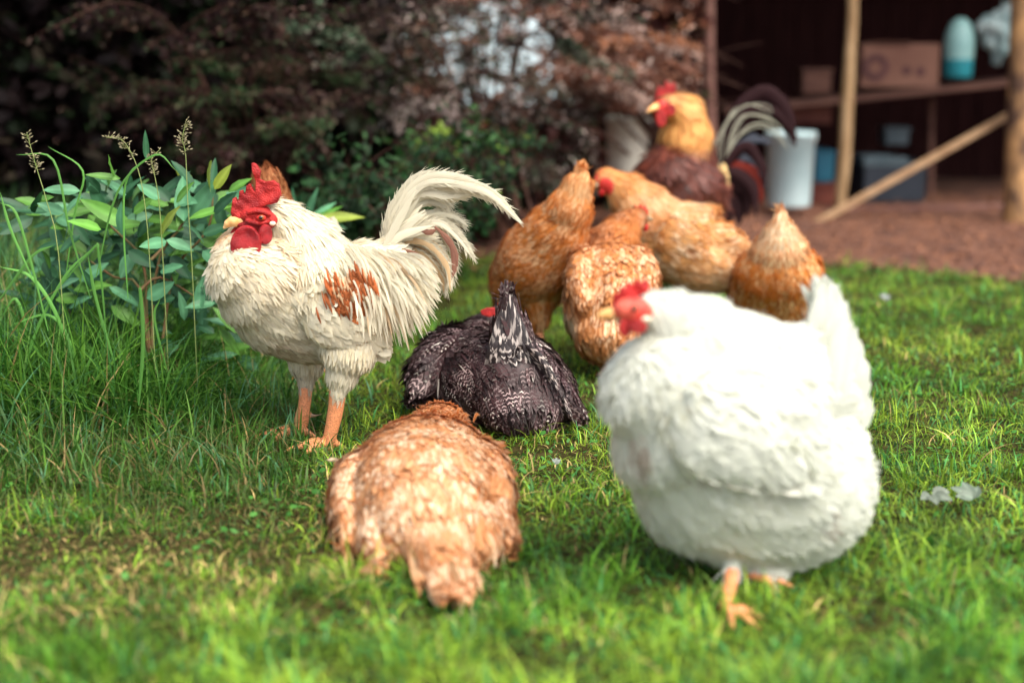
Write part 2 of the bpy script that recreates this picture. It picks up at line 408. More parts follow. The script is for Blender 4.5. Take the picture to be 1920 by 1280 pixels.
FGROUP = 'chickens on the lawn'
def bird(name, label, cat, base, side, lofts, colour, pattern, nf=2600, nw=2500, voxel=.005, fl=.034, fw=.020, face=None, under=WHITE * .7, grav=.35, legcol=SKINLEG, wispscale=1.0, lift0=.09, fine=1.3, fws=1.0):
    root = thing(name, label, cat, tuple(base), FGROUP)
    side = nz(np.array(side, float))
    me = rem(loft_mesh(lofts, side), voxel, 4)
    co = np.empty(len(me.vertices) * 3, dtype=np.float32); me.vertices.foreach_get('co', co); co = co.reshape(-1, 3).astype(float)
    li, tt, fl_ = classify(co, lofts)
    kinds = np.array([l.kind for l in lofts])[li]
    C = colour(co, kinds, tt)[0] * .85
    bare = np.isin(kinds, ('shank', 'toe', 'claw')); C[bare] = legcol
    C[kinds == 'claw'] = (.3, .2, .12)
    if face is not None:
        fc, fr, fcol = face
        dd = np.linalg.norm(co - fc, axis=1); m = (dd < fr) & ~bare; C[m] = fcol
    set_attr(me, 'Col', C); me.update()
    # contour feathers
    def dens(P):
        l2, t2, _ = classify(P, lofts); k2 = np.array([l.kind for l in lofts])[l2]
        dn = np.ones(len(P)); dn[np.isin(k2, ('shank', 'toe', 'claw'))] = 0
        dn[k2 == 'neck'] = 2.2; dn[k2 == 'head'] = 4.0; dn[k2 == 'tail'] = 1.3
        if face is not None: dn[np.linalg.norm(P - face[0], axis=1) < face[1] * 1.02] = 0
        return dn
    parts = []
    p, n = mesh_samples(me, nf, dens); li, tt, flow = classify(p, lofts); kd = np.array([l.kind for l in lofts])[li]
    gv = np.array((0, 0, -1.0)) * grav
    isup = np.isin(kd, ('tail', 'wing', 'head'))[:, None]
    d = nz(flow + np.where(isup, 0, 1) * gv)
    L = np.full(len(p), fl); W = np.full(len(p), fw); lift = np.full(len(p), lift0)
    L[kd == 'fore'] *= .6; W[kd == 'fore'] *= .6; L[kd == 'neck'] *= 1.0; W[kd == 'neck'] *= .5; L[kd == 'head'] *= .32; W[kd == 'head'] *= .3
    L[kd == 'tail'] *= 1.5; W[kd == 'tail'] *= .9; L[kd == 'wing'] *= 1.35; lift[kd == 'wing'] = lift0; L[kd == 'thigh'] *= .6; W[kd == 'thigh'] *= .6
    L *= rng.uniform(.75, 1.2, len(p)); W *= rng.uniform(.8, 1.15, len(p)); lift += rng.normal(0, .035, len(p))
    cA, cB = colour(p, kd, tt)
    parts.append(feathers(p, n, d, L, W, lift, np.full(len(p), lift0 * .5), cA, cB, 'round'))
    # fine narrow feathers over the broad ones break the shingle edges
    nfi = int(nf * fine); p, n = mesh_samples(me, nfi, dens); li, tt, flow = classify(p, lofts); kd = np.array([l.kind for l in lofts])[li]
    isup = np.isin(kd, ('tail', 'wing', 'head'))[:, None]; d = nz(flow + np.where(isup, 0, 1) * gv + rng.normal(0, .08, (nfi, 3)))
    L = fl * 1.05 * rng.uniform(.7, 1.25, nfi); L[kd == 'head'] *= .3; L[kd == 'fore'] *= .6; cA, cB = colour(p, kd, tt)
    sw = rng.uniform(0, 1, nfi) < .35; cA = np.where(sw[:, None], cB, cA)
    parts.append(feathers(p, n, d, L, rng.uniform(.0025, .0060, nfi) * fws, np.full(nfi, lift0 * 1.3) + rng.normal(0, .03, nfi), np.full(nfi, lift0 * .55), cA, cA * .9, 'long'))
    # loose wisps that fray the outline
    if nw:
        p, n = mesh_samples(me, nw, dens); li, tt, flow = classify(p, lofts); kd = np.array([l.kind for l in lofts])[li]
        isup = np.isin(kd, ('tail', 'wing', 'head'))[:, None]
        d = nz(flow + np.where(isup, 0, 1) * gv + rng.normal(0, .25, (len(p), 3)))
        L = fl * 1.05 * rng.uniform(.6, 1.3, len(p)) * wispscale; L[kd == 'head'] *= .25; L[kd == 'tail'] *= 1.3
        W = rng.uniform(.0012, .0028, len(p)); cA, cB = colour(p, kd, tt)
        parts.append(feathers(p, n, d, L, W, rng.uniform(.06, .32, len(p)), np.full(len(p), .12), cA * 1.0, cA, 'wisp', bury=0))
    V, F, at = merge(parts)
    nn_ = np.empty(len(me.vertices) * 3, dtype=np.float32); me.vertices.foreach_get('normal', nn_); nn_ = nn_.reshape(-1, 3)
    keepv = bare.copy()
    if face is not None: keepv |= m
    ins = np.where(keepv, 0, .0025)[:, None]; me.vertices.foreach_set('co', (co - nn_ * ins).astype(np.float32).ravel()); me.update()
    body = link('body', me, MAT['skin'], root)
    link('plumage', npmesh('plumage', V, F, at), MAT[pattern], root)
    return root, body
def feather_part(name, root, items, mat):
    V, F, at = merge(items)
    return link(name, npmesh(name, V, F, at), MAT[mat], root)

def head_parts(root, eye, er, beak, beakr, beakmat='beak', Yoff=-.0, far=None):
    """eye = world point; beak = list of world points"""
    e = link('eye', blob(eye, (er, er * .6, er)), MAT['iris'], root)
    link('pupil', blob(np.array(eye) + np.array((-.0005, -er * .35, 0)), (er * .66, er * .50, er * .66)), MAT['pupil'], e)
    if far is not None:
        e2 = link('eye', blob(far, (er, er * .6, er)), MAT['iris'], root)
        link('pupil', blob(np.array(far) + np.array((0, er * .35, 0)), (er * .55, er * .45, er * .55)), MAT['pupil'], e2)
    nodes = [(*b, r) for b, r in zip(beak, beakr)]
    link('beak', smooth_loft(nodes, voxel=.0012), MAT[beakmat], root)

# ================================================================== SETTING: ground, lawn, dirt
def n2(x, y, s, sd=0.): return np.array([mnoise.noise(Vector((float(a) * s + sd, float(b) * s - sd, sd))) for a, b in zip(x, y)])
def ground_h(x, y): return 0.0
gm, gnt, gb = newmat('soil')
tc = N(gnt, 'ShaderNodeTexCoord'); no = N(gnt, 'ShaderNodeTexNoise'); no.inputs['Scale'].default_value = 9; no.inputs['Detail'].default_value = 10
gnt.links.new(tc.outputs['Object'], no.inputs['Vector'])
cr = N(gnt, 'ShaderNodeValToRGB'); e = cr.color_ramp.elements; e[0].position = .3; e[1].position = .7
e[0].color = (.05, .016, .010, 1); e[1].color = (.18, .072, .036, 1); gnt.links.new(no.outputs[0], cr.inputs[0]); gnt.links.new(cr.outputs[0], gb.inputs['Base Color'])
n3 = N(gnt, 'ShaderNodeTexNoise'); n3.inputs['Scale'].default_value = 70; gnt.links.new(tc.outputs['Object'], n3.inputs['Vector'])
bu = N(gnt, 'ShaderNodeBump'); bu.inputs['Strength'].default_value = .8; bu.inputs['Distance'].default_value = .02; gnt.links.new(n3.outputs[0], bu.inputs['Height']); gnt.links.new(bu.outputs[0], gb.inputs['Normal'])
gb.inputs['Roughness'].default_value = .95
bm = bmesh.new(); bmesh.ops.create_grid(bm, x_segments=2, y_segments=2, size=150)
me = bpy.data.meshes.new('ground'); bm.to_mesh(me); bm.free(); me.transform(__import__('mathutils').Matrix.Translation((0, 100, -.004)))
tag(link('ground', me, gm), kind='structure')
# turf: dark thatch under the lawn with an uneven far edge
xs = np.linspace(-4.5, 4.5, 91)
def edge_y(x): return 5.25 + .18 * math.sin(x * 2.1) + .12 * math.sin(x * 5.3 + 1) + (0.9 if x < .2 else 0) * min(1, (.2 - x) / .8 if x < .2 else 0)
V = []; ny = 60
for i, x in enumerate(xs):
    ye = edge_y(x)
    for j in range(ny): V.append((x, .6 + (ye - .6) * j / (ny - 1), .002))
F = [(i * ny + j, (i + 1) * ny + j, (i + 1) * ny + j + 1, i * ny + j + 1) for i in range(90) for j in range(ny - 1)]
tag(link('turf', npmesh('turf', V, F), simple('thatch', (.016, .018, .005), (.060, .045, .016), 30, rough=1, bump=1, bscale=160, spec=.05)), kind='structure')

def blades(n, X, Y, H, Wd, cols, lean=.5, K=4, z0=None, bend=None, az=None):
    az = rng.uniform(0, 2 * np.pi, n) if az is None else az
    ld = rng.uniform(0.1, 1, n) * lean if bend is None else bend
    d = np.column_stack((np.cos(az), np.sin(az), np.zeros(n))); fa = az + np.pi / 2 + rng.normal(0, .5, n)
    s = np.column_stack((np.cos(fa), np.sin(fa), np.zeros(n)))
    V = np.empty((n, K, 2, 3)); base = np.column_stack((X, Y, np.zeros(n) if z0 is None else z0))
    for k in range(K):
        t = k / (K - 1)
        c = base + d * (H * ld * t ** 1.8)[:, None] + np.array((0, 0, 1.0)) * (H * (t - .45 * ld * t ** 2.2))[:, None]
        wd = Wd * (1 - t ** 1.7 * .93) * (.8 if k == 0 else 1)
        V[:, k, 0] = c - s * (wd / 2)[:, None]; V[:, k, 1] = c + s * (wd / 2)[:, None]
    b = (np.arange(n) * K * 2)[:, None, None]
    q = np.array([(2 * k, 2 * k + 1, 2 * k + 3, 2 * k + 2) for k in range(K - 1)])[None]
    C = np.broadcast_to(cols[:, None, None], (n, K, 2, 3)).copy()
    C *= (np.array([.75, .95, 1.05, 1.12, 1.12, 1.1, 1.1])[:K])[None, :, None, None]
    return V.reshape(-1, 3), (b + q).reshape(-1, 4), {'Col': C.reshape(-1, 3)}
MAT['grass'] = attr_mat('grass_blades', rough=.5, spec=.3, transl=.35)
def lawn_xy(n, y0=1.45, y1=6.1, pw=1.0):
    y = y0 + (y1 - y0) * rng.uniform(0, 1, n) ** 1.15
    hw = y * .44 + .25
    x = rng.uniform(-1, 1, n) * hw
    k = np.array([b < edge_y(a) + rng.normal(0, .06) for a, b in zip(x, y)])
    return x[k], y[k]
G1 = np.array((.10, .25, .018)); G2 = np.array((.25, .37, .032)); G3 = np.array((.07, .26, .07)); STRAW = np.array((.52, .37, .15)); G4 = np.array((.025, .10, .015))
def lawn_layer(n, h0, hs, w0, w1, lean, pw=0.0, K=4, bright=1.0):
    x, y = lawn_xy(n)
    cl = n2(x, y, 2.2, 5); cl2 = n2(x, y, 9, 1.5); hgt = n2(x, y, 7, 9)
    if pw:
        k = rng.uniform(0, 1, len(x)) < np.clip(.55 + hgt * 1.6, .05, 1); x, y, cl, cl2, hgt = x[k], y[k], cl[k], cl2[k], hgt[k]
    r = rng.uniform(0, 1, len(x))
    C = mixc(G1, G2, .5 + cl * 1.3 + cl2 * .5 + rng.normal(0, .3, len(x))); m = r < .16; C[m] = G3; m = (r > .16) & (r < .30); C[m] = G4
    dry = np.clip(np.exp(-((x + .62) ** 2 / .10 + (y - 2.15) ** 2 / .06)) * .85 + .6 * np.exp(-((x + .35) ** 2 / .05 + (y - 2.5) ** 2 / .05)) + .3 * np.exp(-((x - .1) ** 2 / .05 + (y - 2.75) ** 2 / .04)) + .05 + cl2 * .22, 0, 1)
    m = rng.uniform(0, 1, len(x)) < dry * .5; C[m] = STRAW * rng.uniform(.4, 1.3, (m.sum(), 1)); C *= rng.uniform(.4, 1.5, (len(x), 1)) * bright * np.clip(1 + cl2 * .6, .6, 1.3)[:, None]
    H = np.clip(rng.normal(h0, hs, len(x)) * (1 + hgt * .9) * (1 - .4 * dry), .010, .12)
    k = rng.uniform(0, 1, len(x)) > dry * (.5 if pw else .15); H[y < 2.1] *= 1.15
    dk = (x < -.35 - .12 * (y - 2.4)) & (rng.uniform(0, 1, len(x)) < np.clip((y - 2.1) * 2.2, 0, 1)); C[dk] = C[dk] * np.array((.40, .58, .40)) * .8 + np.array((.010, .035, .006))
    nn = k.sum()
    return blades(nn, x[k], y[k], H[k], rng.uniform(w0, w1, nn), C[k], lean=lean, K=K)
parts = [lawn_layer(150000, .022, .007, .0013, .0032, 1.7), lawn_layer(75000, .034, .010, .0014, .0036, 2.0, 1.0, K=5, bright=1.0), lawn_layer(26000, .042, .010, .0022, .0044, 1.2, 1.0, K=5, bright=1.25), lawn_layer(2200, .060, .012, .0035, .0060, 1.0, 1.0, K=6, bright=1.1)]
# small round leaves of clover and daisy among the blades
xc, yc = lawn_xy(7000); cn = n2(xc, yc, 3.5, 22); k = (cn > .05) | (xc > .9); xc, yc = xc[k], yc[k]; nn = len(xc)
nrm = nz(np.column_stack((rng.normal(0, .45, nn), rng.normal(0, .45, nn), np.ones(nn)))); dd = np.column_stack((rng.normal(0, 1, nn), rng.normal(0, 1, nn), np.zeros(nn)))
cc = mixc(np.array((.04, .16, .02)), np.array((.08, .25, .04)), rng.uniform(0, 1, nn))
Vc, Fc, ac = feathers(np.column_stack((xc, yc, rng.uniform(.006, .026, nn))), nrm, dd, rng.uniform(.008, .018, nn), rng.uniform(.006, .013, nn), np.full(nn, .2), np.full(nn, .2), cc, cc, 'round', bury=0)
parts.append((Vc, Fc, {'Col': ac['Col']}))
V, F, at = merge(parts)
tag(link('lawn_grass', npmesh('lawn_grass', V, F, at), MAT['grass']), 'short green lawn grass with dry straw patches under the chickens', 'grass', kind='stuff')
# ================================================================== BIRDS
def near(P, c, rad): return np.linalg.norm((P - c) / np.array(rad), axis=1)
def jit(n, a=.06): return 1 + rng.normal(0, a, (n, 1))

# ---- white rooster ------------------------------------------------
Yr = 2.86
hd = [Loft('head', [(468, 412, 2.84, 20, 22), (488, 404, 2.85, 30, 30), (512, 404, 2.86, 34, 32)], sub=4),
      Loft('neck', [(500, 400, 2.86, 34, 32), (530, 418, 2.87, 46, 42), (560, 455, 2.88, 72, 68), (580, 500, 2.88, 92, 92), (585, 545, 2.88, 100, 105)]),
      Loft('torso', [(442, 506, 2.80, 58, 70), (480, 526, 2.83, 80, 96), (530, 548, 2.87, 92, 122), (588, 560, 2.90, 94, 124), (650, 545, 2.92, 88, 102), (700, 512, 2.93, 72, 72), (738, 482, 2.94, 44, 44)]),
      Loft('fore', [(468, 444, 2.88, 40, 38), (450, 480, 2.85, 52, 50), (450, 520, 2.83, 58, 60)]),
      Loft('thigh', [(652, 622, 2.84, 50, 74), (650, 662, 2.82, 44, 58), (642, 700, 2.815, 28, 34), (635, 732, 2.81, 16, 17)]),
      Loft('thigh', [(575, 640, 2.96, 45, 62), (575, 682, 2.96, 32, 36), (574, 716, 2.955, 16, 17)]),
      Loft('shank', [(634, 726, 2.81, 16, 16), (629, 770, 2.82, 15, 15), (620, 812, 2.825, 13, 13), (613, 838, 2.83, 13, 13)]),
      Loft('shank', [(574, 704, 2.955, 13, 13), (572, 750, 2.95, 12, 12), (566, 785, 2.95, 15, 14), (558, 812, 2.95, 16, 14)]),
      Loft('claw', [(570, 777, 2.95, 6, 6), (585, 779, 2.95, 4, 4), (606, 776, 2.95, 1.5, 1.5)])]
hd += foot_lofts(G(612, 842), math.pi + .3, 1.3) + foot_lofts(G(556, 820), math.pi + .15, 1.4)
cN = U(470, 440, 2.80); cW = U(540, 470, 2.78); cB1 = U(520, 650, 2.75); cUnd = U(545, 740, 2.9)
def col_wr(P, kd, t):
    n = len(P)
    A = np.tile(WHITE, (n, 1)) * jit(n, .04)
    cr = np.clip(1.15 - near(P, U(500, 500, 2.80), (.075, .12, .075)), 0, 1) * .9 + np.clip(1 - near(P, U(425, 455, 2.84), (.05, .12, .06)), 0, 1) * .8
    cr = cr * (np.isin(kd, ('neck', 'head', 'fore')) * .75 + .25)
    A = mixc(A, np.array((.78, .46, .20)), cr * rng.uniform(.5, 1.3, n))
    dirt = np.clip(1.1 - near(P, U(520, 665, 2.80), (.09, .2, .05)), 0, 1) + np.clip(1.1 - near(P, U(575, 735, 2.9), (.09, .2, .045)), 0, 1)
    A = mixc(A, np.array((.42, .28, .18)), dirt * rng.uniform(0, .75, n))
    B = A * np.array((.9, .86, .78)); m = rng.uniform(0, 1, n) < .04; B[m] = A[m] * .6
    return A, B
root, body = bird('white_rooster', 'white rooster standing with a tall red comb and a rust patch on its wing', 'rooster', G(590, 830), (0.22, 1, 0), hd, col_wr, 'plain',
                  nf=6500, nw=5000, voxel=.0035, fl=.024, fw=.009, face=(U(474, 408, 2.80), .043, (.50, .012, .012)), lift0=.06, wispscale=1.0, fine=1.6)
# hackle: long narrow feathers draped from the head over the shoulder
def drape(lofts, region, n, L, Wd, colour, gravity=.6, kinds=('neck', 'torso'), lift=.12, me=None, curl=.1, flow_add=None):
    p, nn_ = mesh_samples(me, n, region); li, tt, fl = classify(p, lofts); kd = np.array([l.kind for l in lofts])[li]
    d = fl + np.array((0, 0, -1.0)) * gravity
    if flow_add is not None: d = d + np.array(flow_add)
    A, B = colour(p, kd, tt)
    return feathers(p, nn_, nz(d), L * rng.uniform(.7, 1.2, n), Wd * rng.uniform(.7, 1.2, n), np.full(n, lift) + rng.normal(0, .03, n), np.full(n, curl), A, B, 'long')
def wmesh(body, root):
    m = body.data.copy(); m.transform(__import__('mathutils').Matrix.Translation(root.location)); return m
wm = wmesh(body, root)
reg = lambda P: np.clip(1.3 - near(P, U(565, 450, 2.86), (.085, .25, .10)), 0, 1) * (near(P, U(474, 408, 2.80), (.047,) * 3) > 1) * (near(P, U(445, 500, 2.80), (.07,) * 3) > 1)
feather_part('hackle', root, [drape(hd, reg, 3600, .050, .0045, col_wr, .8, me=wm, lift=.045, curl=.035)], 'plain')
# wing: a folded wing lying on the flank, rust patch at its top
wl = [Loft('wing', [(575, 545, 2.80, 12, 42), (615, 580, 2.785, 20, 62), (655, 605, 2.785, 20, 60), (690, 628, 2.80, 14, 38), (712, 650, 2.81, 6, 14)])]
wme = rem(loft_mesh(wl, nz(np.array((.1, 1., 0)))), .004, 3)
def col_ww(P, kd, t):
    A, B = col_wr(P, kd, t); n = len(P)
    m = near(P, U(655, 556, 2.77), (.045, .3, .028)) < rng.uniform(.75, 1.15, n); A[m] = np.array((.44, .13, .04)) * jit(m.sum(), .3); B[m] = (.62, .34, .18); return A, B
set_attr(wme, 'Col', col_ww(np.array([v.co for v in wme.vertices]), None, None)[0] * .8 if False else np.tile(WHITE * .85, (len(wme.vertices), 1)))
p, n_ = mesh_samples(wme, 560, lambda P: (P[:, 1] < 2.82) * 1.0); li, tt, fl = classify(p, wl); A, B = col_ww(p, np.full(len(p), 'wing'), tt)
it = [feathers(p, n_, nz(fl + np.array((0, 0, -.12))), .040 * rng.uniform(.7, 1.2, len(p)), .020 * rng.uniform(.8, 1.2, len(p)), np.full(len(p), .13), np.full(len(p), .12), A, B, 'round')]
wing = link('wing', wme, MAT['skin'], root); feather_part('wing_feathers', wing, it, 'plain')
# saddle feathers: long pointed feathers hanging from the back in front of the tail
it = []
for i in range(1350):
    u = rng.uniform(); bx = 640 + 130 * u + rng.normal(0, 5); by = 468 + 20 * u + rng.uniform(-15, 62) * (1 - .2 * u)
    Yb = 2.86 + rng.normal(0, .02) + .03 * u - .0004 * (by - 450)
    ln = rng.uniform(70, 140) * (.70 + .5 * math.sin(math.pi * min(1, u * .95 + .12))) * (1 - .30 * u)
    ang = R(70 - 38 * u + rng.normal(0, 5))
    ex, ey = bx + ln * math.cos(ang), by + ln * math.sin(ang)
    mx, my = bx + ln * .5 * math.cos(ang - .25), by + ln * .5 * math.sin(ang - .25)
    c = WHITE * rng.uniform(.82, 1.05) if rng.uniform() > .05 else np.array((.66, .48, .30))
    if 628 < bx < 690 and by < 540 and rng.uniform() < .0: c = RUST
    it.append(ribbon([U(bx, by, Yb), U(mx, my, Yb - .045 + rng.normal(0, .006)), U(ex, ey, Yb - .055 + rng.normal(0, .012))], rng.uniform(.0035, .0062), c, c * .82, n=8, cup=.08, ragged=.12))
for i in range(260):   # rust patch feathers
    bx = rng.normal(654, 20); by = rng.uniform(520, 556) + rng.normal(0, 7) - (bx - 616) * .18 + 10 * math.sin(bx * .13); ln = rng.uniform(22, 42)
    it.append(ribbon([U(bx, by, 2.765), U(bx + ln * .12, by + ln * .5, 2.752), U(bx + ln * .3, by + ln, 2.758 + rng.normal(0, .004))], rng.uniform(.003, .006), (np.array((.46, .12, .035)) if rng.uniform() < .8 else np.array((.7, .48, .28))) * rng.uniform(.6, 1.3), np.array((.72, .45, .25)), n=6))
feather_part('saddle_feathers', root, it, 'plain')
# tail: fanned main feathers and long curved sickles
it = []
def pxr(pts, Y, w, c, c2=None, dY=0.0, **k):
    n = len(pts); return ribbon([U(a, b, Y + dY * i / (n - 1)) for i, (a, b) in enumerate(pts)], w, np.array(c) * rng.uniform(.93, 1.04), np.array(c2 if c2 is not None else c * .85), **k)
W_ = WHITE
sick = [([(718, 470), (745, 400), (790, 345), (850, 340), (920, 362), (984, 424)], .034), ([(722, 468), (750, 392), (800, 338), (860, 345), (925, 375), (980, 420)], .026),
        ([(716, 470), (740, 395), (785, 338), (850, 322)], .036), ([(718, 470), (748, 405), (800, 352), (868, 352), (915, 358)], .034),
        ([(722, 472), (745, 410), (790, 365), (845, 370), (893, 365)], .034),
        ([(728, 474), (765, 425), (815, 405), (850, 408), (879, 424)], .028), ([(728, 476), (770, 432), (820, 414), (862, 445), (896, 494)], .026),
        ([(728, 478), (775, 440), (820, 430), (850, 470), (857, 515)], .026), ([(724, 470), (760, 400), (800, 372), (835, 385), (845, 400)], .034),
        ([(725, 478), (770, 450), (810, 460), (840, 500), (846, 550)], .026), ([(722, 480), (765, 465), (800, 480), (830, 520), (835, 560)], .026)]
for s_, (pts, wd) in enumerate(sick):
    for k in range(9):
        off = (k - 4) / 4.5; L_ = wd / MPP(420, 2.93) * .34; m_ = len(pts); sh = rng.uniform(0, .55) * abs(off) ** .7
        q = []
        for i, (a, b) in enumerate(pts):
            t0 = pts[min(i + 1, m_ - 1)]; t1 = pts[max(i - 1, 0)]; dx, dy = t0[0] - t1[0], t0[1] - t1[1]; l_ = math.hypot(dx, dy); f = off * L_ * math.sin(math.pi * min(1, (i + .35) / (m_ - 1 + .35)) * .97) if i < m_ - 1 else off * 1.5
            q.append((a - dy / l_ * f + rng.normal(0, .8) * i * .4, b + dx / l_ * f + rng.normal(0, .8) * i * .4))
        q = q[:-1] + [tuple(np.array(q[-1]) * (1 - sh) + np.array(q[-2]) * sh)]
        Yk = 2.93 + (s_ % 4) * .012 + abs(off) * .008 + rng.normal(0, .006)
        c = W_ * rng.uniform(.74, 1.05) if not (s_ in (7, 9, 10) and k in (1, 2, 6)) else np.array((.66, .46, .26))
        it.append(pxr(q, Yk, wd * rng.uniform(.26, .42), c, c * .82, dY=rng.normal(0, .012) + (s_ % 3 - 1) * .03, n=24, ragged=.13, cup=.12, side=np.array((rng.normal(0, .30), -1.0, rng.normal(0, .30)))))
for k in range(60):   # body of the fan
    a = rng.uniform(0, 1); x1 = 775 + 60 * a; y1 = 352 + 110 * a
    it.append(pxr([(718 + rng.normal(0, 4), 474), (740 + 15 * a, 425 + 28 * a), (x1, y1)], 2.94 + rng.normal(0, .02), .016, W_ * rng.uniform(.78, 1.02), W_ * .8, n=14, cup=.1, side=np.array((rng.normal(0, .3), -1.0, rng.normal(0, .3)))))
for (pts, wd) in (([(828, 440), (850, 466), (858, 500)], .012), ([(815, 425), (845, 455), (852, 498), (846, 525)], .012), ([(748, 466), (775, 474), (792, 482)], .007), ([(790, 432), (805, 436), (818, 430)], .012)):
    it.append(pxr(pts, 2.905, wd, np.array((.30, .14, .10)), np.array((.5, .3, .2)), n=10))
bar = []
for (V_, F_, a_) in it[:99]:
    q = V_.reshape(-1, 5, 3); K_ = len(q); ks = rng.integers(2, K_ - 2, 34); sd_ = rng.integers(0, 2, 34) * 4
    p_ = q[ks, sd_]; t_ = nz(q[ks + 1, 2] - q[ks - 1, 2]); s_o = nz(q[ks, sd_] - q[ks, 2]); n_ = np.cross(t_, s_o)
    c_ = np.tile(WHITE, (34, 1)) * rng.uniform(.8, 1.05, (34, 1))
    bar.append(feathers(p_, n_, t_ + s_o * .35, rng.uniform(.010, .026, 34), rng.uniform(.0008, .0018, 34), np.full(34, .1), np.full(34, .1), c_, c_, 'wisp', bury=0))
it += bar
feather_part('tail', root, it, 'plain')
# legs have tufts; head furniture
comb = [(437, 412), (434, 398), (437, 372), (442, 369), (447, 380), (450, 358), (455, 356), (460, 368), (463, 348), (469, 344), (475, 356), (480, 361), (480, 340), (473, 318), (473, 305), (480, 308), (489, 322), (487, 336), (497, 341), (512, 338), (523, 346), (527, 366), (520, 380), (500, 384), (480, 394), (455, 408)]
link('comb', outline_plate(comb, 2.820, .017, .0013, 1, wob=.004), MAT['comb'], root)
def ell(cx, cy, rx, ry, n=18, egg=0.0): return [(cx + rx * (1 + egg * math.sin(a)) * math.cos(a), cy + ry * math.sin(a)) for a in np.linspace(0, 2 * math.pi, n, endpoint=False)]
for (cx, cy, rx, ry, Y, th, ang) in ((461, 455, 29, 33, 2.772, .013, .10), (446, 452, 18, 28, 2.83, .012, -.15), (497, 439, 14, 19, 2.788, .009, .35)):
    link('wattle', outline_plate(ell(cx, cy, rx, ry, egg=.12), Y, th, .0017, 5, normal=ang, wob=.004), MAT['wattle'], root)
link('ear_lobe', blob(U(511, 419, 2.797), (.0062, .004, .0045)), MAT['lobe'], root)
link('eyelid', blob(U(490, 408, 2.799), (.0095, .004, .006)), MAT['comb_dull'], root)
head_parts(root, U(490, 408, 2.793), .0056, [U(456, 411, 2.825), U(440, 414, 2.82), (U(428, 419, 2.82)), U(420, 427, 2.82)], (.014, .0125, .0085, .003), far=U(490, 404, 2.895))
# face: bumpy red skin over the cheek
link('face_skin', rem(loft_mesh([Loft('x', [(450, 408, 2.828, 12, 10), (468, 402, 2.820, 17, 15), (492, 405, 2.818, 17, 17), (508, 416, 2.822, 14, 15)]), Loft('x', [(452, 420, 2.825, 14, 9), (475, 424, 2.818, 15, 12), (500, 424, 2.818, 13, 12)]), Loft('x', [(466, 399, 2.802, 4, 4), (485, 396, 2.798, 4, 4), (506, 402, 2.802, 4, 4)]), Loft('x', [(462, 414, 2.802, 4, 4), (485, 419, 2.798, 4, 4), (502, 416, 2.802, 3, 3)])], np.array((0, 1., 0))), .0014, 2), MAT['comb'], root)

# ---- white hen, near right ------------------------------------------
hl = [Loft('head', [(1170, 590, 2.04, 24, 26), (1190, 582, 2.05, 32, 33), (1212, 582, 2.06, 36, 36)], sub=4),
      Loft('neck', [(1205, 578, 2.06, 34, 34), (1245, 598, 2.07, 56, 54), (1295, 640, 2.09, 90, 96), (1310, 700, 2.10, 115, 135)]),
      Loft('torso', [(1218, 712, 2.05, 95, 112), (1285, 765, 2.07, 140, 180), (1370, 818, 2.10, 165, 246), (1445, 838, 2.12, 168, 240), (1500, 820, 2.14, 140, 224), (1538, 800, 2.15, 96, 186), (1560, 786, 2.16, 45, 132)]),
      Loft('torso', [(1290, 665, 2.09, 100, 112), (1375, 704, 2.10, 120, 124), (1455, 728, 2.12, 118, 118), (1520, 745, 2.14, 90, 100)]),
      Loft('tail', [(1545, 780, 2.15, 66, 62), (1552, 700, 2.15, 52, 58), (1552, 630, 2.15, 36, 44), (1546, 575, 2.15, 22, 26)]),
      Loft('shank', [(1374, 1050, 2.07, 16, 16), (1370, 1092, 2.02, 15, 15), (1363, 1126, 1.975, 14, 14), (1362, 1152, 1.95, 16, 15)]), Loft('thigh', [(1380, 960, 2.09, 80, 80), (1376, 1020, 2.08, 55, 55), (1373, 1050, 2.07, 28, 26)]),
      Loft('shank', [(1400, 1060, 2.13, 15, 15), (1408, 1082, 2.12, 14, 14), (1420, 1094, 2.12, 14, 14)]), Loft('thigh', [(1410, 980, 2.13, 80, 80), (1408, 1045, 2.13, 50, 45)])]
hl += foot_lofts(G(1363, 1156), -.95, 1.05) + foot_lofts(G(1420, 1098), -.35, .95)
def col_wh(P, kd, t):
    n = len(P); A = np.tile(np.array((.82, .83, .74)), (n, 1)) * jit(n, .03)
    dirt = np.clip(1 - near(P, U(1550, 985, 2.0), (.012, .3, .034)), 0, 1) * 3.0 + np.clip(1 - near(P, U(1195, 845, 2.0), (.016, .3, .045)), 0, 1) * 1.6 + np.clip(1 - near(P, U(1290, 885, 2.0), (.06, .3, .012)), 0, 1) * .7 + np.clip(1 - near(P, U(1440, 905, 2.0), (.09, .3, .035)), 0, 1) * .3
    A = mixc(A, np.array((.36, .22, .14)), dirt * rng.uniform(0, .9, n)); return A, A * np.array((.93, .92, .86))
root, body = bird('white_hen', 'large fluffy white hen standing in the right foreground, closest to the camera', 'hen', G(1392, 1125), (0.25, 1, 0), hl, col_wh, 'plain',
                  nf=8000, nw=9000, voxel=.005, fl=.032, fw=.011, face=(U(1183, 590, 2.0), .036, (.62, .06, .035)), grav=.45, lift0=.05, fine=1.3)
wl = [Loft('wing', [(1265, 760, 1.985, 14, 60), (1320, 800, 1.965, 24, 84), (1390, 835, 1.96, 26, 80), (1450, 868, 1.97, 20, 52), (1500, 895, 1.985, 10, 24)])]
wme = rem(loft_mesh(wl, nz(np.array((.12, 1., 0)))), .005, 3); set_attr(wme, 'Col', np.tile(WHITE * .85, (len(wme.vertices), 1)))
p, n_ = mesh_samples(wme, 1100, lambda P: (P[:, 1] < 1.99) * 1.0); li, tt, fl = classify(p, wl); A, B = col_wh(p, np.full(len(p), 'wing'), tt)
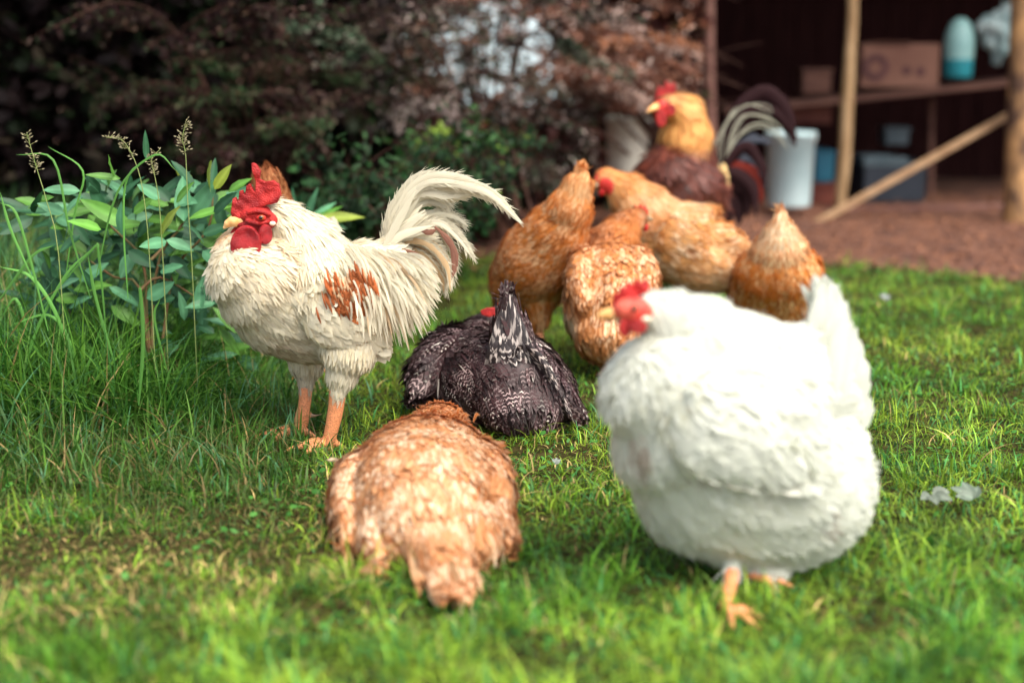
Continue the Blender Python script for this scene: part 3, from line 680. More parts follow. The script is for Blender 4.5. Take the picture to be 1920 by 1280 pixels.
it = [feathers(p, n_, nz(fl + np.array((0, 0, -.12))), .042 * rng.uniform(.7, 1.2, len(p)), .013 * rng.uniform(.8, 1.2, len(p)), np.full(len(p), .06), np.full(len(p), .05), A, B, 'round')]
wing = link('wing', wme, MAT['skin'], root); feather_part('wing_feathers', wing, it, 'plain')
it = []
rim = np.array([(1522, 590), (1528, 556), (1545, 528), (1566, 533), (1584, 572), (1608, 622), (1628, 690), (1638, 770)], float)
for k in range(110):
    u = rng.uniform(0, 1); e = np.array([np.interp(u * 7, range(8), rim[:, q]) for q in (0, 1)]) + rng.normal(0, 2, 2); b0 = np.array((1535 + 45 * u, 690 + 120 * u)) + rng.normal(0, 10, 2)
    Yk = 2.15 + rng.normal(0, .035); mid = (e + b0) / 2 + np.array((-6, 4))
    it.append(pxr([tuple(b0), tuple(mid), tuple(e)], Yk, .024, np.array((.82, .83, .74)), np.array((.74, .74, .65)), n=10, cup=.15))
feather_part('tail', root, it, 'plain')
combw = [(1145, 582), (1148, 562), (1152, 548), (1160, 552), (1163, 534), (1171, 540), (1178, 526), (1186, 534), (1194, 521), (1202, 530), (1212, 522), (1220, 536), (1214, 548), (1196, 556), (1175, 566), (1160, 580)]
link('comb', outline_plate(combw, 2.035, .010, .0016, 3, wob=.004), MAT['comb'], root)
link('wattle', outline_plate(ell(1172, 615, 13, 17), 2.01, .008, .0016, 4, normal=.2), MAT['comb'], root)
link('wattle', outline_plate(ell(1196, 612, 18, 14), 2.005, .008, .0016, 4, normal=.2), MAT['comb'], root)
link('face_skin', rem(loft_mesh([Loft('x', [(1156, 585, 2.03, 12, 14), (1175, 580, 2.018, 20, 22), (1200, 585, 2.018, 20, 26), (1214, 590, 2.02, 12, 18)])], np.array((0, 1., 0))), .0018, 3), skin_mat('pale_comb_skin', (.62, .045, .03), (.78, .14, .09)), root)
link('ear_lobe', blob(U(1212, 598, 2.005), (.007, .004, .004)), MAT['lobe'], root)
head_parts(root, U(1190, 577, 1.998), .0052, [U(1160, 586, 2.03), U(1142, 588, 2.03), U(1128, 590, 2.03), U(1118, 594, 2.03)], (.010, .009, .006, .002), far=U(1190, 574, 2.07))

# ---- ginger hens: shared colouring ------------------------------------
def ginger(lo, mid, hi, spots=(), seed=0.0, sc=28):
    def f(P, kd, t):
        n = len(P); v = .48 + vnoise(P, sc, seed) * 1.3 + vnoise(P, sc * 2.6, seed + 5) * 1.3 + rng.normal(0, .22, n)
        A = mixc(np.tile(mid, (n, 1)), np.tile(hi, (n, 1)), v)
        nk = np.isin(kd, ('neck', 'head')); A[nk] = mixc(A[nk], np.tile(np.array(lo) * 1.5, (nk.sum(), 1)), .55)
        B = mixc(np.tile(lo, (n, 1)), np.tile(mid, (n, 1)), rng.uniform(0, .9, n))
        for c, rad, colr, amt in spots:
            k = np.clip(1.2 - near(P, c, rad), 0, 1) * amt * rng.uniform(.6, 1.2, n); A = mixc(A, np.array(colr), k); B = mixc(B, np.array(colr) * np.array((.9, .7, .55)), k)
        return A * jit(n, .08), B
    return f
def hen_head(root, c, yaw, s=1.0, comb=True, col='comb_dull', tilt=0.0, name_eye=True):
    """comb, beak, wattles and eyes round head centre c (world); yaw = where it looks"""
    c = np.array(c); d = np.array((math.cos(yaw) * math.cos(tilt), math.sin(yaw) * math.cos(tilt), math.sin(tilt))); sd = np.array((-math.sin(yaw), math.cos(yaw), 0)); up = np.cross(d, sd)
    if up[2] < 0: up = -up
    def W(a, b, u): return c + (d * a + sd * b + up * u) * s
    nodes = [(*W(.018, 0, .0), .0085 * s), (*W(.030, 0, -.001), .007 * s), (*W(.040, 0, -.005), .003 * s)]
    link('beak', smooth_loft(nodes), MAT['beak_dark'], root)
    prof = [(-.022, .010), (-.026, .026), (-.014, .022), (-.012, .036), (-.002, .026), (.002, .040), (.010, .026), (.016, .034), (.020, .022), (.025, .024), (.026, .006), (.0, .010)]
    bm = bmesh.new(); f = [bm.verts.new(W(a, -.0035, u)) for a, u in prof]; b = [bm.verts.new(W(a, .0035, u)) for a, u in prof]; n = len(prof)
    bm.faces.new(f); bm.faces.new(b[::-1])
    for i in range(n): bm.faces.new((f[i], b[i], b[(i + 1) % n], f[(i + 1) % n]))
    bmesh.ops.recalc_face_normals(bm, faces=bm.faces); bmesh.ops.triangulate(bm, faces=bm.faces)
    m = bpy.data.meshes.new('c'); bm.to_mesh(m); bm.free(); link('comb', rem(m, .0018, 3), MAT[col], root)
    for q in (-1, 1):
        link('wattle', blob(W(.016, q * .007, -.022), (.007 * s, .007 * s, .012 * s), 14), MAT[col], root)
        e = link('eye', blob(W(.008, q * .0165, .003), (.0045 * s,) * 3, 14), MAT['iris'], root)
        link('pupil', blob(W(.009, q * .0195, .003), (.0022 * s,) * 3, 10), MAT['pupil'], e)
    return W

# front hen crouched on the grass, seen from behind
fb = [Loft('head', [(830, 800, 2.90, 22, 22), (828, 795, 2.86, 28, 28)], sub=4), Loft('neck', [(828, 792, 2.84, 30, 28), (824, 800, 2.76, 50, 44), (818, 830, 2.66, 75, 60)]),
      Loft('torso', [(812, 864, 2.62, 90, 84), (803, 886, 2.52, 128, 110), (798, 915, 2.42, 146, 128), (797, 945, 2.32, 146, 136), (800, 972, 2.24, 134, 124), (808, 1005, 2.17, 108, 96)]),
      Loft('tail', [(812, 1000, 2.17, 84, 72), (830, 1040, 2.08, 60, 46), (843, 1075, 2.01, 50, 22), (848, 1100, 1.965, 36, 9)]),
      Loft('wing', [(705, 870, 2.50, 36, 44), (666, 915, 2.38, 42, 66), (650, 965, 2.28, 32, 60), (655, 1015, 2.20, 18, 36)]),
      Loft('wing', [(740, 880, 2.38, 40, 50), (712, 960, 2.26, 44, 60), (706, 1015, 2.17, 36, 48), (710, 1050, 2.115, 22, 26)]),
      Loft('wing', [(898, 860, 2.48, 36, 44), (928, 905, 2.38, 34, 60), (938, 965, 2.27, 28, 54), (952, 1008, 2.19, 22, 32)]),
      Loft('thigh', [(880, 930, 2.32, 40, 58), (898, 990, 2.20, 42, 52), (910, 1030, 2.135, 32, 34)])]
colf = ginger((.48, .16, .05), (.72, .36, .16), (.92, .71, .49), [(U(800, 900, 2.25), (.06, .25, .05), (.88, .68, .46), .45), (U(700, 850, 2.45), (.05, .12, .06), (.52, .17, .05), .7), (U(925, 880, 2.4), (.03, .12, .07), (.56, .20, .06), .7), (U(800, 1020, 2.1), (.08, .12, .03), (.62, .30, .13), .6), (U(820, 760, 2.6), (.16, .12, .05), (.55, .16, .04), .9)], 2.0, 24)
root, body = bird('buff_hen', 'pale ginger hen crouching low in the foreground with its rump to the camera', 'hen', G(805, 1000), (1, 0, 0), fb, colf, 'laced', nf=6500, nw=5000, voxel=.0045, fl=.036, fw=.014, grav=.25, lift0=.07, fine=1.2)
it = []
for k in range(34):
    a = rng.uniform(-1, 1); it.append(ribbon([U(815 + 50 * a, 1000, 2.13), U(826 + 46 * a, 1050, 2.045), U(838 + 48 * a + 10 * np.sign(a), 1096 + rng.normal(0, 10) - 10 * (abs(a) < .3), 1.975)], .022, np.array((.84, .58, .34)) * rng.uniform(.8, 1.1), np.array((.62, .30, .13)), n=9, side=np.array((0, -.5, .9))))
loose = []
for (x0, y0, x1, y1, x2, y2) in ((812, 1080, 808, 1110, 818, 1138), (640, 868, 628, 862, 612, 862)):
    Yq = 1.99 if x0 > 700 else 2.5
    (it if x0 > 700 else loose).append(ribbon([U(x0, y0, Yq), U(x1, y1, Yq - .02), U(x2, y2, Yq - .03)], .008, PALE, PALE * .7, n=8))
feather_part('tail', root, it, 'laced'); feather_part('loose_feather', root, loose, 'laced')
it = []
for k in range(26):    # ruffled neck and shoulder feathers along the top
    x = rng.normal(820, 38); y = 762 + abs(x - 825) * .30 + rng.uniform(0, 22); q = rng.uniform(12, 26)
    dx = rng.normal(.55 if x > 800 else -.6, .4); it.append(ribbon([U(x, y + 8, 2.64), U(x + dx * q * .5, y - q * .35, 2.62), U(x + dx * q, y - q * .35 + 3, 2.59)], .006, np.array((.62, .22, .06)) * rng.uniform(.7, 1.4), np.array((.86, .55, .3)), n=6))
feather_part('ruffled_feathers', root, it, 'laced')
hen_head(root, U(829, 798, 2.90), R(80), 1.0, tilt=-.3)

# dark barred hen crouching behind it
db = [Loft('head', [(942, 590, 3.42, 20, 20), (930, 598, 3.40, 24, 24)], sub=4), Loft('neck', [(928, 600, 3.39, 26, 26), (905, 630, 3.34, 42, 42), (890, 665, 3.26, 70, 62)]),
      Loft('torso', [(862, 682, 3.26, 84, 78), (895, 705, 3.18, 112, 95), (940, 722, 3.09, 126, 106), (975, 742, 3.00, 110, 92), (985, 775, 2.94, 84, 56)]),
      Loft('tail', [(985, 745, 3.00, 98, 70), (968, 690, 3.0, 70, 56), (960, 640, 3.0, 46, 34), (955, 600, 3.0, 28, 20), (954, 572, 3.0, 15, 12)]),
      Loft('wing', [(905, 655, 3.24, 50, 45), (850, 672, 3.16, 62, 56), (810, 700, 3.10, 50, 48), (790, 728, 3.06, 30, 34)]),
      Loft('wing', [(1000, 690, 3.02, 40, 50), (1040, 735, 2.97, 34, 46), (1070, 768, 2.95, 24, 32)])]
def col_b(P, kd, t):
    n = len(P); A = np.tile(np.array((.030, .012, .013)), (n, 1)) * rng.uniform(.5, 1.8, (n, 1)); B = np.tile(np.array((.22, .155, .15)), (n, 1)) * rng.uniform(.3, 1.7, (n, 1))
    m = rng.uniform(0, 1, n) < .12; B[m] = np.array((.55, .48, .42)); B *= np.clip(.75 + vnoise(P, 14, 2) * 1.6, .1, 1.6)[:, None]; return A, B
root, body = bird('dark_hen', 'dark grey barred hen crouching in the middle with its tail held upright', 'hen', G(950, 800), (1, .35, 0), db, col_b, 'barred', nf=4200, nw=400, voxel=.0045, fl=.036, fw=.011, grav=.3, wispscale=.7, fine=1.0, fws=.8)
it = []
for k in range(60):
    a = rng.uniform(-1, 1); h_ = rng.uniform(0, 1) ** .7; c = BLACK * rng.uniform(.7, 1.6)
    it.append(ribbon([U(968 + 62 * a, 715 + rng.normal(0, 28), 2.935 + .03 * abs(a)), U(958 + 34 * a, 645 + 6 * h_, 2.955), U(954 + 14 * a, 548 + 48 * (1 - h_) + 22 * abs(a), 2.985)], .017, c, np.array((.42, .36, .33)) * rng.uniform(.3, 1.4), n=12))
feather_part('tail', root, it, 'barred')
it = []
for k in range(150):
    a = rng.uniform(0, 1); bx, by = 1000 + 45 * a, 640 + 90 * a; q = rng.uniform(45, 85)
    it.append(ribbon([U(bx - 25, by, 2.965), U(bx + q * .4 - 12, by + q * .45, 2.93), U(bx + q * .62 - 6, by + q, 2.925 + rng.normal(0, .01))], .010, BLACK * rng.uniform(.7, 1.8), np.array((.45, .37, .33)) * rng.uniform(.3, 1.5), n=8))
feather_part('wing_feathers', root, it, 'barred')
hen_head(root, U(940, 594, 3.42), R(60), 1.0, 'comb')
link('comb', outline_plate([(900, 582), (912, 577), (928, 576), (930, 592), (915, 594), (903, 590)], 3.30, .006, .002, 2), MAT['comb'], root)
link('wattle', outline_plate([(906, 612), (925, 606), (928, 622), (916, 640), (904, 632)], 3.24, .006, .002, 2), MAT['comb'], root)

# group of four ginger hens behind
def leg(kx): return None
g5 = [Loft('head', [(985, 655, 4.02, 18, 18), (985, 645, 4.0, 22, 22)], sub=4), Loft('neck', [(985, 640, 3.98, 24, 24), (978, 610, 3.95, 38, 36), (978, 580, 3.90, 54, 50)]),
      Loft('torso', [(978, 556, 3.90, 56, 52), (990, 528, 3.82, 74, 72), (1012, 488, 3.74, 80, 78), (1042, 440, 3.68, 66, 62), (1068, 396, 3.64, 48, 44)]),
      Loft('tail', [(1064, 402, 3.64, 50, 44), (1080, 360, 3.62, 34, 26), (1087, 330, 3.62, 16, 12)]),
      Loft('thigh', [(1010, 560, 3.74, 34, 34), (1012, 600, 3.74, 22, 22)]), Loft('thigh', [(960, 570, 3.85, 34, 34), (962, 610, 3.85, 22, 22)]),
      Loft('shank', [(1012, 600, 3.74, 8, 8), (1012, 668, 3.72, 8, 8)]), Loft('shank', [(962, 605, 3.85, 8, 8), (960, 655, 3.85, 8, 8)])] + foot_lofts(G(1012, 670), R(110)) + foot_lofts(G(960, 657), R(110))
c5 = ginger((.30, .065, .014), (.76, .27, .06), (.94, .58, .30), [(U(1075, 370, 3.6), (.05, .2, .09), (.85, .55, .28), .7)], 4.0, 30)
root, body = bird('ginger_hen', 'ginger hen bending down with its pointed rump raised, left of the group', 'hen', G(985, 660), (1, .2, 0), g5, c5, 'laced', nf=3600, nw=900, voxel=.006, fl=.028, fw=.013)
it = [ribbon([U(1066 + 22 * a, 395, 3.6), U(1080 + 22 * a, 350, 3.6), U(1086 + 13 * a, 312 + 26 * abs(a), 3.61)], .02, np.array((.86, .58, .30)) * rng.uniform(.8, 1.1), BUFF, n=9) for a in rng.uniform(-1, 1, 24)]
feather_part('tail', root, it, 'laced'); hen_head(root, U(985, 655, 4.0), R(110), 1.0, tilt=-1.0)
g6 = [Loft('head', [(1130, 340, 4.16, 22, 24), (1142, 338, 4.16, 24, 25)], sub=4), Loft('neck', [(1148, 342, 4.16, 28, 26), (1172, 360, 4.15, 36, 40), (1202, 392, 4.14, 50, 56), (1232, 425, 4.12, 60, 64)]),
      Loft('torso', [(1222, 438, 4.12, 52, 60), (1268, 452, 4.10, 68, 78), (1312, 466, 4.06, 70, 86), (1346, 470, 4.04, 56, 80), (1368, 452, 4.02, 30, 52)]),
      Loft('wing', [(1240, 435, 4.02, 10, 30), (1285, 455, 4.00, 14, 42), (1325, 462, 4.0, 12, 34), (1355, 458, 4.0, 8, 18)]),
      Loft('shank', [(1275, 520, 4.08, 9, 9), (1275, 615, 4.08, 8, 8)]), Loft('shank', [(1310, 520, 4.14, 9, 9), (1310, 605, 4.16, 8, 8)])] + foot_lofts(G(1275, 620), R(190)) + foot_lofts(G(1310, 608), R(190))
c6 = ginger((.42, .12, .025), (.82, .42, .15), (.94, .70, .44), [(U(1155, 350, 4.1), (.09, .3, .06), (.80, .42, .16), .9), (U(1240, 375, 4.1), (.12, .3, .04), (.88, .62, .38), .7), (U(1320, 520, 4.0), (.1, .3, .05), (.86, .60, .36), .8)], 6.0, 20)
root, body = bird('ginger_hen', 'ginger hen in side view facing left, below the brown rooster', 'hen', G(1290, 615), (.1, 1, 0), g6, c6, 'laced', nf=3000, nw=700, voxel=.006, fl=.030, fw=.014, face=(U(1134, 350, 4.12), .028, (.55, .03, .02)))
hen_head(root, U(1134, 342, 4.15), R(200), 1.05, 'comb', tilt=-.25)
g7 = [Loft('head', [(1198, 408, 3.84, 19, 20), (1190, 412, 3.82, 24, 24)], sub=4), Loft('neck', [(1186, 414, 3.81, 25, 24), (1165, 434, 3.77, 38, 32), (1148, 468, 3.72, 60, 48)]),
      Loft('torso', [(1152, 490, 3.72, 62, 50), (1150, 520, 3.64, 84, 70), (1148, 560, 3.56, 92, 84), (1144, 600, 3.50, 88, 82), (1140, 632, 3.46, 68, 62)]),
      Loft('wing', [(1100, 490, 3.60, 28, 32), (1084, 530, 3.52, 26, 42), (1092, 575, 3.46, 20, 36)]), Loft('wing', [(1192, 485, 3.62, 28, 32), (1212, 525, 3.55, 26, 42), (1206, 575, 3.48, 20, 36)]),
      Loft('tail', [(1150, 530, 3.50, 26, 36), (1146, 570, 3.44, 16, 34), (1144, 600, 3.42, 8, 16)]),
      Loft('shank', [(1138, 660, 3.50, 8, 8), (1138, 712, 3.47, 8, 8)]), Loft('shank', [(1180, 650, 3.54, 8, 8), (1180, 700, 3.54, 8, 8)])] + foot_lofts(G(1138, 714), R(90)) + foot_lofts(G(1180, 702), R(90))
c7 = ginger((.26, .07, .02), (.66, .27, .09), (.92, .60, .36), [(U(1062, 600, 3.5), (.025, .2, .035), (.9, .8, .6), 1.0), (U(1170, 445, 3.75), (.07, .2, .05), (.60, .22, .05), .9)], 8.0, 26)
root, body = bird('ginger_hen', 'ginger hen seen from behind in the middle of the group, red comb turned right', 'hen', G(1150, 705), (1, 0, 0), g7, c7, 'laced', nf=3000, nw=900, voxel=.006, fl=.028, fw=.013)
hen_head(root, U(1198, 410, 3.84), R(25), 1.05, 'comb')
g8 = [Loft('head', [(1448, 660, 4.12, 20, 20), (1450, 645, 4.12, 24, 24)], sub=4), Loft('neck', [(1450, 640, 4.12, 25, 25), (1452, 620, 4.12, 45, 40), (1455, 600, 4.10, 66, 50)]),
      Loft('torso', [(1456, 590, 4.08, 80, 62), (1456, 556, 4.00, 93, 76), (1459, 512, 3.92, 86, 70), (1462, 472, 3.88, 58, 50), (1463, 442, 3.86, 38, 32)]),
      Loft('tail', [(1462, 460, 3.86, 42, 34), (1463, 430, 3.85, 26, 20), (1463, 405, 3.85, 12, 10)]),
      Loft('shank', [(1430, 600, 4.0, 8, 8), (1430, 640, 4.0, 8, 8)]), Loft('shank', [(1485, 600, 4.0, 8, 8), (1485, 640, 4.0, 8, 8)])] + foot_lofts(G(1430, 640), R(90)) + foot_lofts(G(1485, 640), R(90))
c8 = ginger((.46, .09, .012), (.76, .27, .05), (.94, .62, .30), [(U(1463, 450, 3.85), (.11, .2, .09), (.94, .78, .54), 1.0), (U(1440, 540, 3.9), (.1, .2, .05), (.5, .15, .03), .7)], 10.0, 26)
root, body = bird('ginger_hen', 'ginger hen with its pale pointed tail up, behind the back of the large white hen', 'hen', G(1458, 645), (1, 0, 0), g8, c8, 'laced', nf=2800, nw=800, voxel=.006, fl=.028, fw=.012)
it = [ribbon([U(1463 + 26 * a, 455, 3.83), U(1463 + 20 * a, 425, 3.84), U(1462 + 9 * a - (4 if a < 0 else 0), 384 + 34 * abs(a) + (10 if a < -.2 else 0), 3.85)], .014, np.array((.90, .74, .50)) * rng.uniform(.8, 1.1), BUFF, n=8) for a in rng.uniform(-1, 1, 22)]
feather_part('tail', root, it, 'laced'); hen_head(root, U(1449, 655, 4.12), R(90), 1.0, tilt=-1.0)
# hidden hen: only its rump shows behind the rooster's comb
g0 = [Loft('head', [(600, 560, 3.62, 20, 20), (596, 552, 3.6, 22, 22)], sub=4), Loft('neck', [(594, 550, 3.6, 24, 24), (585, 530, 3.56, 40, 38)]),
      Loft('torso', [(588, 515, 3.54, 44, 44), (566, 490, 3.50, 52, 52), (545, 450, 3.46, 46, 48), (522, 405, 3.42, 34, 38)]), Loft('tail', [(520, 400, 3.42, 36, 36), (506, 362, 3.40, 36, 30), (500, 336, 3.40, 30, 20)]),
      Loft('shank', [(560, 530, 3.5, 8, 8), (560, 715, 3.45, 8, 8)]), Loft('shank', [(590, 530, 3.55, 8, 8), (590, 705, 3.52, 8, 8)])] + foot_lofts(G(560, 716), R(60)) + foot_lofts(G(590, 706), R(60))
c0 = ginger((.16, .04, .014), (.34, .11, .04), (.52, .24, .10), [], 12.0, 40)
root, body = bird('ginger_hen', "ginger hen hidden behind the white rooster, its rump showing above the rooster's comb", 'hen', G(572, 712), (1, 0, 0), g0, c0, 'laced', nf=800, nw=300, voxel=.006, fl=.026, fw=.014)
it = [ribbon([U(612, 470, 3.5), U(620, 440 + 8 * a, 3.48), U(627 + 6 * a, 418 + 8 * a, 3.46), U(634, 448, 3.46)], .02, WHITE, PALE, n=10) for a in (-1, -.3, .3, 1)]
feather_part('tail', root, it, 'plain'); hen_head(root, U(600, 560, 3.62), R(60), 1.0)

# ---- brown rooster at the back ---------------------------------------
b9 = [Loft('head', [(1238, 205, 4.62, 24, 24), (1254, 198, 4.64, 28, 28)], sub=4), Loft('neck', [(1260, 198, 4.64, 29, 27), (1279, 215, 4.66, 40, 38), (1285, 255, 4.68, 49, 49), (1280, 305, 4.70, 66, 64), (1282, 350, 4.74, 80, 80)]),
      Loft('torso', [(1248, 318, 4.62, 52, 62), (1266, 350, 4.66, 72, 82), (1296, 368, 4.76, 74, 80), (1325, 366, 4.88, 48, 58), (1345, 350, 4.98, 26, 36)]),
      Loft('thigh', [(1290, 420, 4.72, 36, 40), (1290, 470, 4.72, 20, 20)]), Loft('thigh', [(1325, 420, 4.84, 36, 40), (1325, 465, 4.84, 20, 20)]),
      Loft('shank', [(1290, 460, 4.72, 9, 9), (1290, 545, 4.70, 9, 9)]), Loft('shank', [(1325, 455, 4.84, 9, 9), (1325, 532, 4.86, 9, 9)])] + foot_lofts(G(1290, 546), R(215)) + foot_lofts(G(1325, 534), R(215))
def col_br(P, kd, t):
    n = len(P); A = np.tile(np.array((.12, .025, .012)), (n, 1)) * jit(n, .2); B = A * .5
    k = np.clip(1.25 - near(P, U(1292, 222, 4.66), (.105, .3, .095)), 0, 1) * 2.2
    A = mixc(A, np.array((.84, .42, .12)), k); B = mixc(B, np.array((.60, .20, .04)), k)
    k = np.clip(1.2 - near(P, U(1225, 255, 4.6), (.03, .3, .05)), 0, 1); A = mixc(A, np.array((.45, .14, .04)), k)
    return A, B
root, body = bird('brown_rooster', 'tall brown rooster with golden neck and black and white arched tail at the back', 'rooster', G(1308, 540), (.5, 1, 0), b9, col_br, 'streak', nf=2000, nw=500, voxel=.006, fl=.042, fw=.016, face=(U(1240, 206, 4.58), .036, (.55, .03, .02)))
it = []
DK = np.array((.035, .014, .016)); LT = np.array((.50, .49, .38)); BL = np.array((.10, .11, .14))
arcs = [([(1352, 318), (1362, 250), (1392, 196), (1440, 176), (1482, 215), (1492, 272)], DK, .05), ([(1352, 318), (1366, 255), (1400, 205), (1450, 195), (1488, 245)], DK, .05), ([(1350, 315), (1360, 262), (1385, 215), (1420, 182), (1465, 185), (1490, 225)], DK, .045),
        ([(1346, 320), (1352, 270), (1372, 222), (1400, 198), (1440, 203), (1450, 210)], LT, .020), ([(1352, 322), (1368, 262), (1400, 220), (1440, 216), (1470, 240)], LT, .026), ([(1340, 280), (1356, 240), (1372, 212), (1388, 200)], LT, .03),
        ([(1355, 325), (1375, 275), (1410, 238), (1450, 240), (1482, 276)], LT, .024), ([(1356, 328), (1380, 285), (1415, 262), (1445, 268)], BL, .03), ([(1356, 330), (1384, 300), (1412, 300), (1432, 350)], BL, .030), ([(1352, 335), (1382, 315), (1408, 330), (1410, 365)], BL, .028),
        ([(1350, 340), (1378, 340), (1400, 370), (1402, 410)], DK, .04), ([(1352, 336), (1385, 310), (1420, 330), (1430, 380)], np.array((.22, .03, .02)), .035), ([(1350, 338), (1380, 325), (1412, 350), (1418, 400)], DK, .04), ([(1352, 330), (1378, 290), (1405, 278), (1428, 310), (1435, 350)], DK, .035), ([(1350, 344), (1372, 360), (1388, 390), (1385, 420)], DK, .04),
        ([(1356, 322), (1372, 250), (1405, 210), (1450, 205), (1490, 262)], DK, .04), ([(1356, 322), (1376, 268), (1408, 228), (1455, 225), (1486, 268)], DK, .03)]
for i, (pts, c, wd) in enumerate(arcs):
    for k in range(2 if c is LT else 4): it.append(pxr([(a + rng.normal(0, 4.5), b + rng.normal(0, 4.5)) for a, b in pts], (4.94 if i < 10 or i > 14 else 4.80) + (0 if c is not LT else -.05) + (i % 3) * .015 + .012 * k, wd * (.27 if c is LT else .85) * (1 - .25 * k), c, c * (.35 if c is LT else 1.6), n=20))
feather_part('tail', root, it, 'plain')
it = []
for k in range(70):
    x = rng.uniform(1334, 1362); y = rng.uniform(305, 345); q = rng.uniform(20, 34); it.append(ribbon([U(x, y, 4.72), U(x + 2, y + q * .5, 4.70), U(x + 2, y + q, 4.71)], .014, np.array((.82, .60, .28)), np.array((.6, .3, .1)), n=6))
for k in range(70):
    x = rng.uniform(1332, 1368); y = rng.uniform(355, 385); q = rng.uniform(25, 45); it.append(ribbon([U(x, y, 4.725), U(x + 2, y + q * .5, 4.71), U(x + 4, y + q, 4.72)], .016, DK, DK * 2, n=6))
feather_part('saddle_feathers', root, it, 'plain')
link('comb', outline_plate([(1226, 192), (1230, 172), (1236, 160), (1244, 168), (1248, 150), (1256, 160), (1264, 154), (1268, 168), (1262, 182), (1244, 188)], 4.62, .016, .003, 2), MAT['comb'], root)
link('wattle', outline_plate(ell(1240, 222, 11, 17), 4.57, .012, .003, 2), MAT['comb'], root)
link('wattle', outline_plate(ell(1258, 206, 10, 12), 4.58, .012, .003, 2), MAT['comb'], root)
head_parts(root, U(1252, 192, 4.575), .006, [U(1232, 200, 4.6), U(1222, 204, 4.58), U(1214, 210, 4.57)], (.013, .009, .003), 'beak', far=U(1236, 194, 4.66))
#%%BACK
# ================================================================== PLANTS AT THE LEFT
def tube(pts, r0, r1, ns=6):
    pts = np.array(pts, float); X = []
    m = len(pts)
    for i in range(m - 1):
        p0 = pts[i - 1] if i else 2 * pts[0] - pts[1]; p1, p2 = pts[i], pts[i + 1]; p3 = pts[i + 2] if i + 2 < m else 2 * pts[-1] - pts[-2]
        for t in (0, .33, .66): X.append(.5 * (2 * p1 + (p2 - p0) * t + (2 * p0 - 5 * p1 + 4 * p2 - p3) * t * t + (3 * p1 - p0 - 3 * p2 + p3) * t ** 3))
    X.append(pts[-1]); X = np.array(X); K = len(X); T = nz(np.gradient(X, axis=0)); ref = np.array((.3, .8, .5)); S = nz(np.cross(T, ref)); Un = np.cross(S, T)
    r = np.linspace(r0, r1, K); th = np.linspace(0, 2 * np.pi, ns, endpoint=False)
    V = X[:, None] + (S[:, None] * np.cos(th)[None, :, None] + Un[:, None] * np.sin(th)[None, :, None]) * r[:, None, None]
    F = [(i * ns + j, i * ns + (j + 1) % ns, (i + 1) * ns + (j + 1) % ns, (i + 1) * ns + j) for i in range(K - 1) for j in range(ns)]
    return V.reshape(-1, 3), np.array(F), {}
def leafm(base, tip, width, nrm, c, droop=.12, fold=.18, K=8):
    """one broad leaf with a midrib fold"""
    base = np.array(base); tip = np.array(tip); d = tip - base; L = np.linalg.norm(d); d = d / L; nrm = nz(np.array(nrm, float) - d * np.dot(nrm, d)); s = np.cross(nrm, d)
    t = np.linspace(0, 1, K); prof = np.sin(np.pi * t ** .8) ** .75 * (1 - .15 * t) + .04
    V = np.empty((K, 5, 3)); wav = rng.normal(0, .02, K)
    for j, u in enumerate((-1, -.5, 0, .5, 1)):
        V[:, j] = base + d * (L * t)[:, None] + s * (width * .5 * u * prof)[:, None] + nrm * ((abs(u) * fold * width * prof * .5) - droop * L * (t ** 2) + u * wav * L * .5)[:, None]
    q = np.array([(k * 5 + j, k * 5 + j + 1, k * 5 + j + 6, k * 5 + j + 5) for k in range(K - 1) for j in range(4)])
    C = np.empty((K, 5, 3)); C[:] = c; C[:, 2] = np.array(c) * 1.35 + .01
    return V.reshape(-1, 3), q, {'Col': C.reshape(-1, 3)}
MAT['leaf'] = attr_mat('broad_leaves', rough=.5, spec=.3, transl=.2, nscale=40, namt=.15)
MAT['stem'] = simple('red_brown_stem', (.13, .055, .022), (.11, .10, .03), 30)
LBLUE = np.array((.075, .22, .105)); LGRN = np.array((.09, .24, .03)); LYEL = np.array((.22, .28, .035)); LDK = np.array((.015, .065, .025))
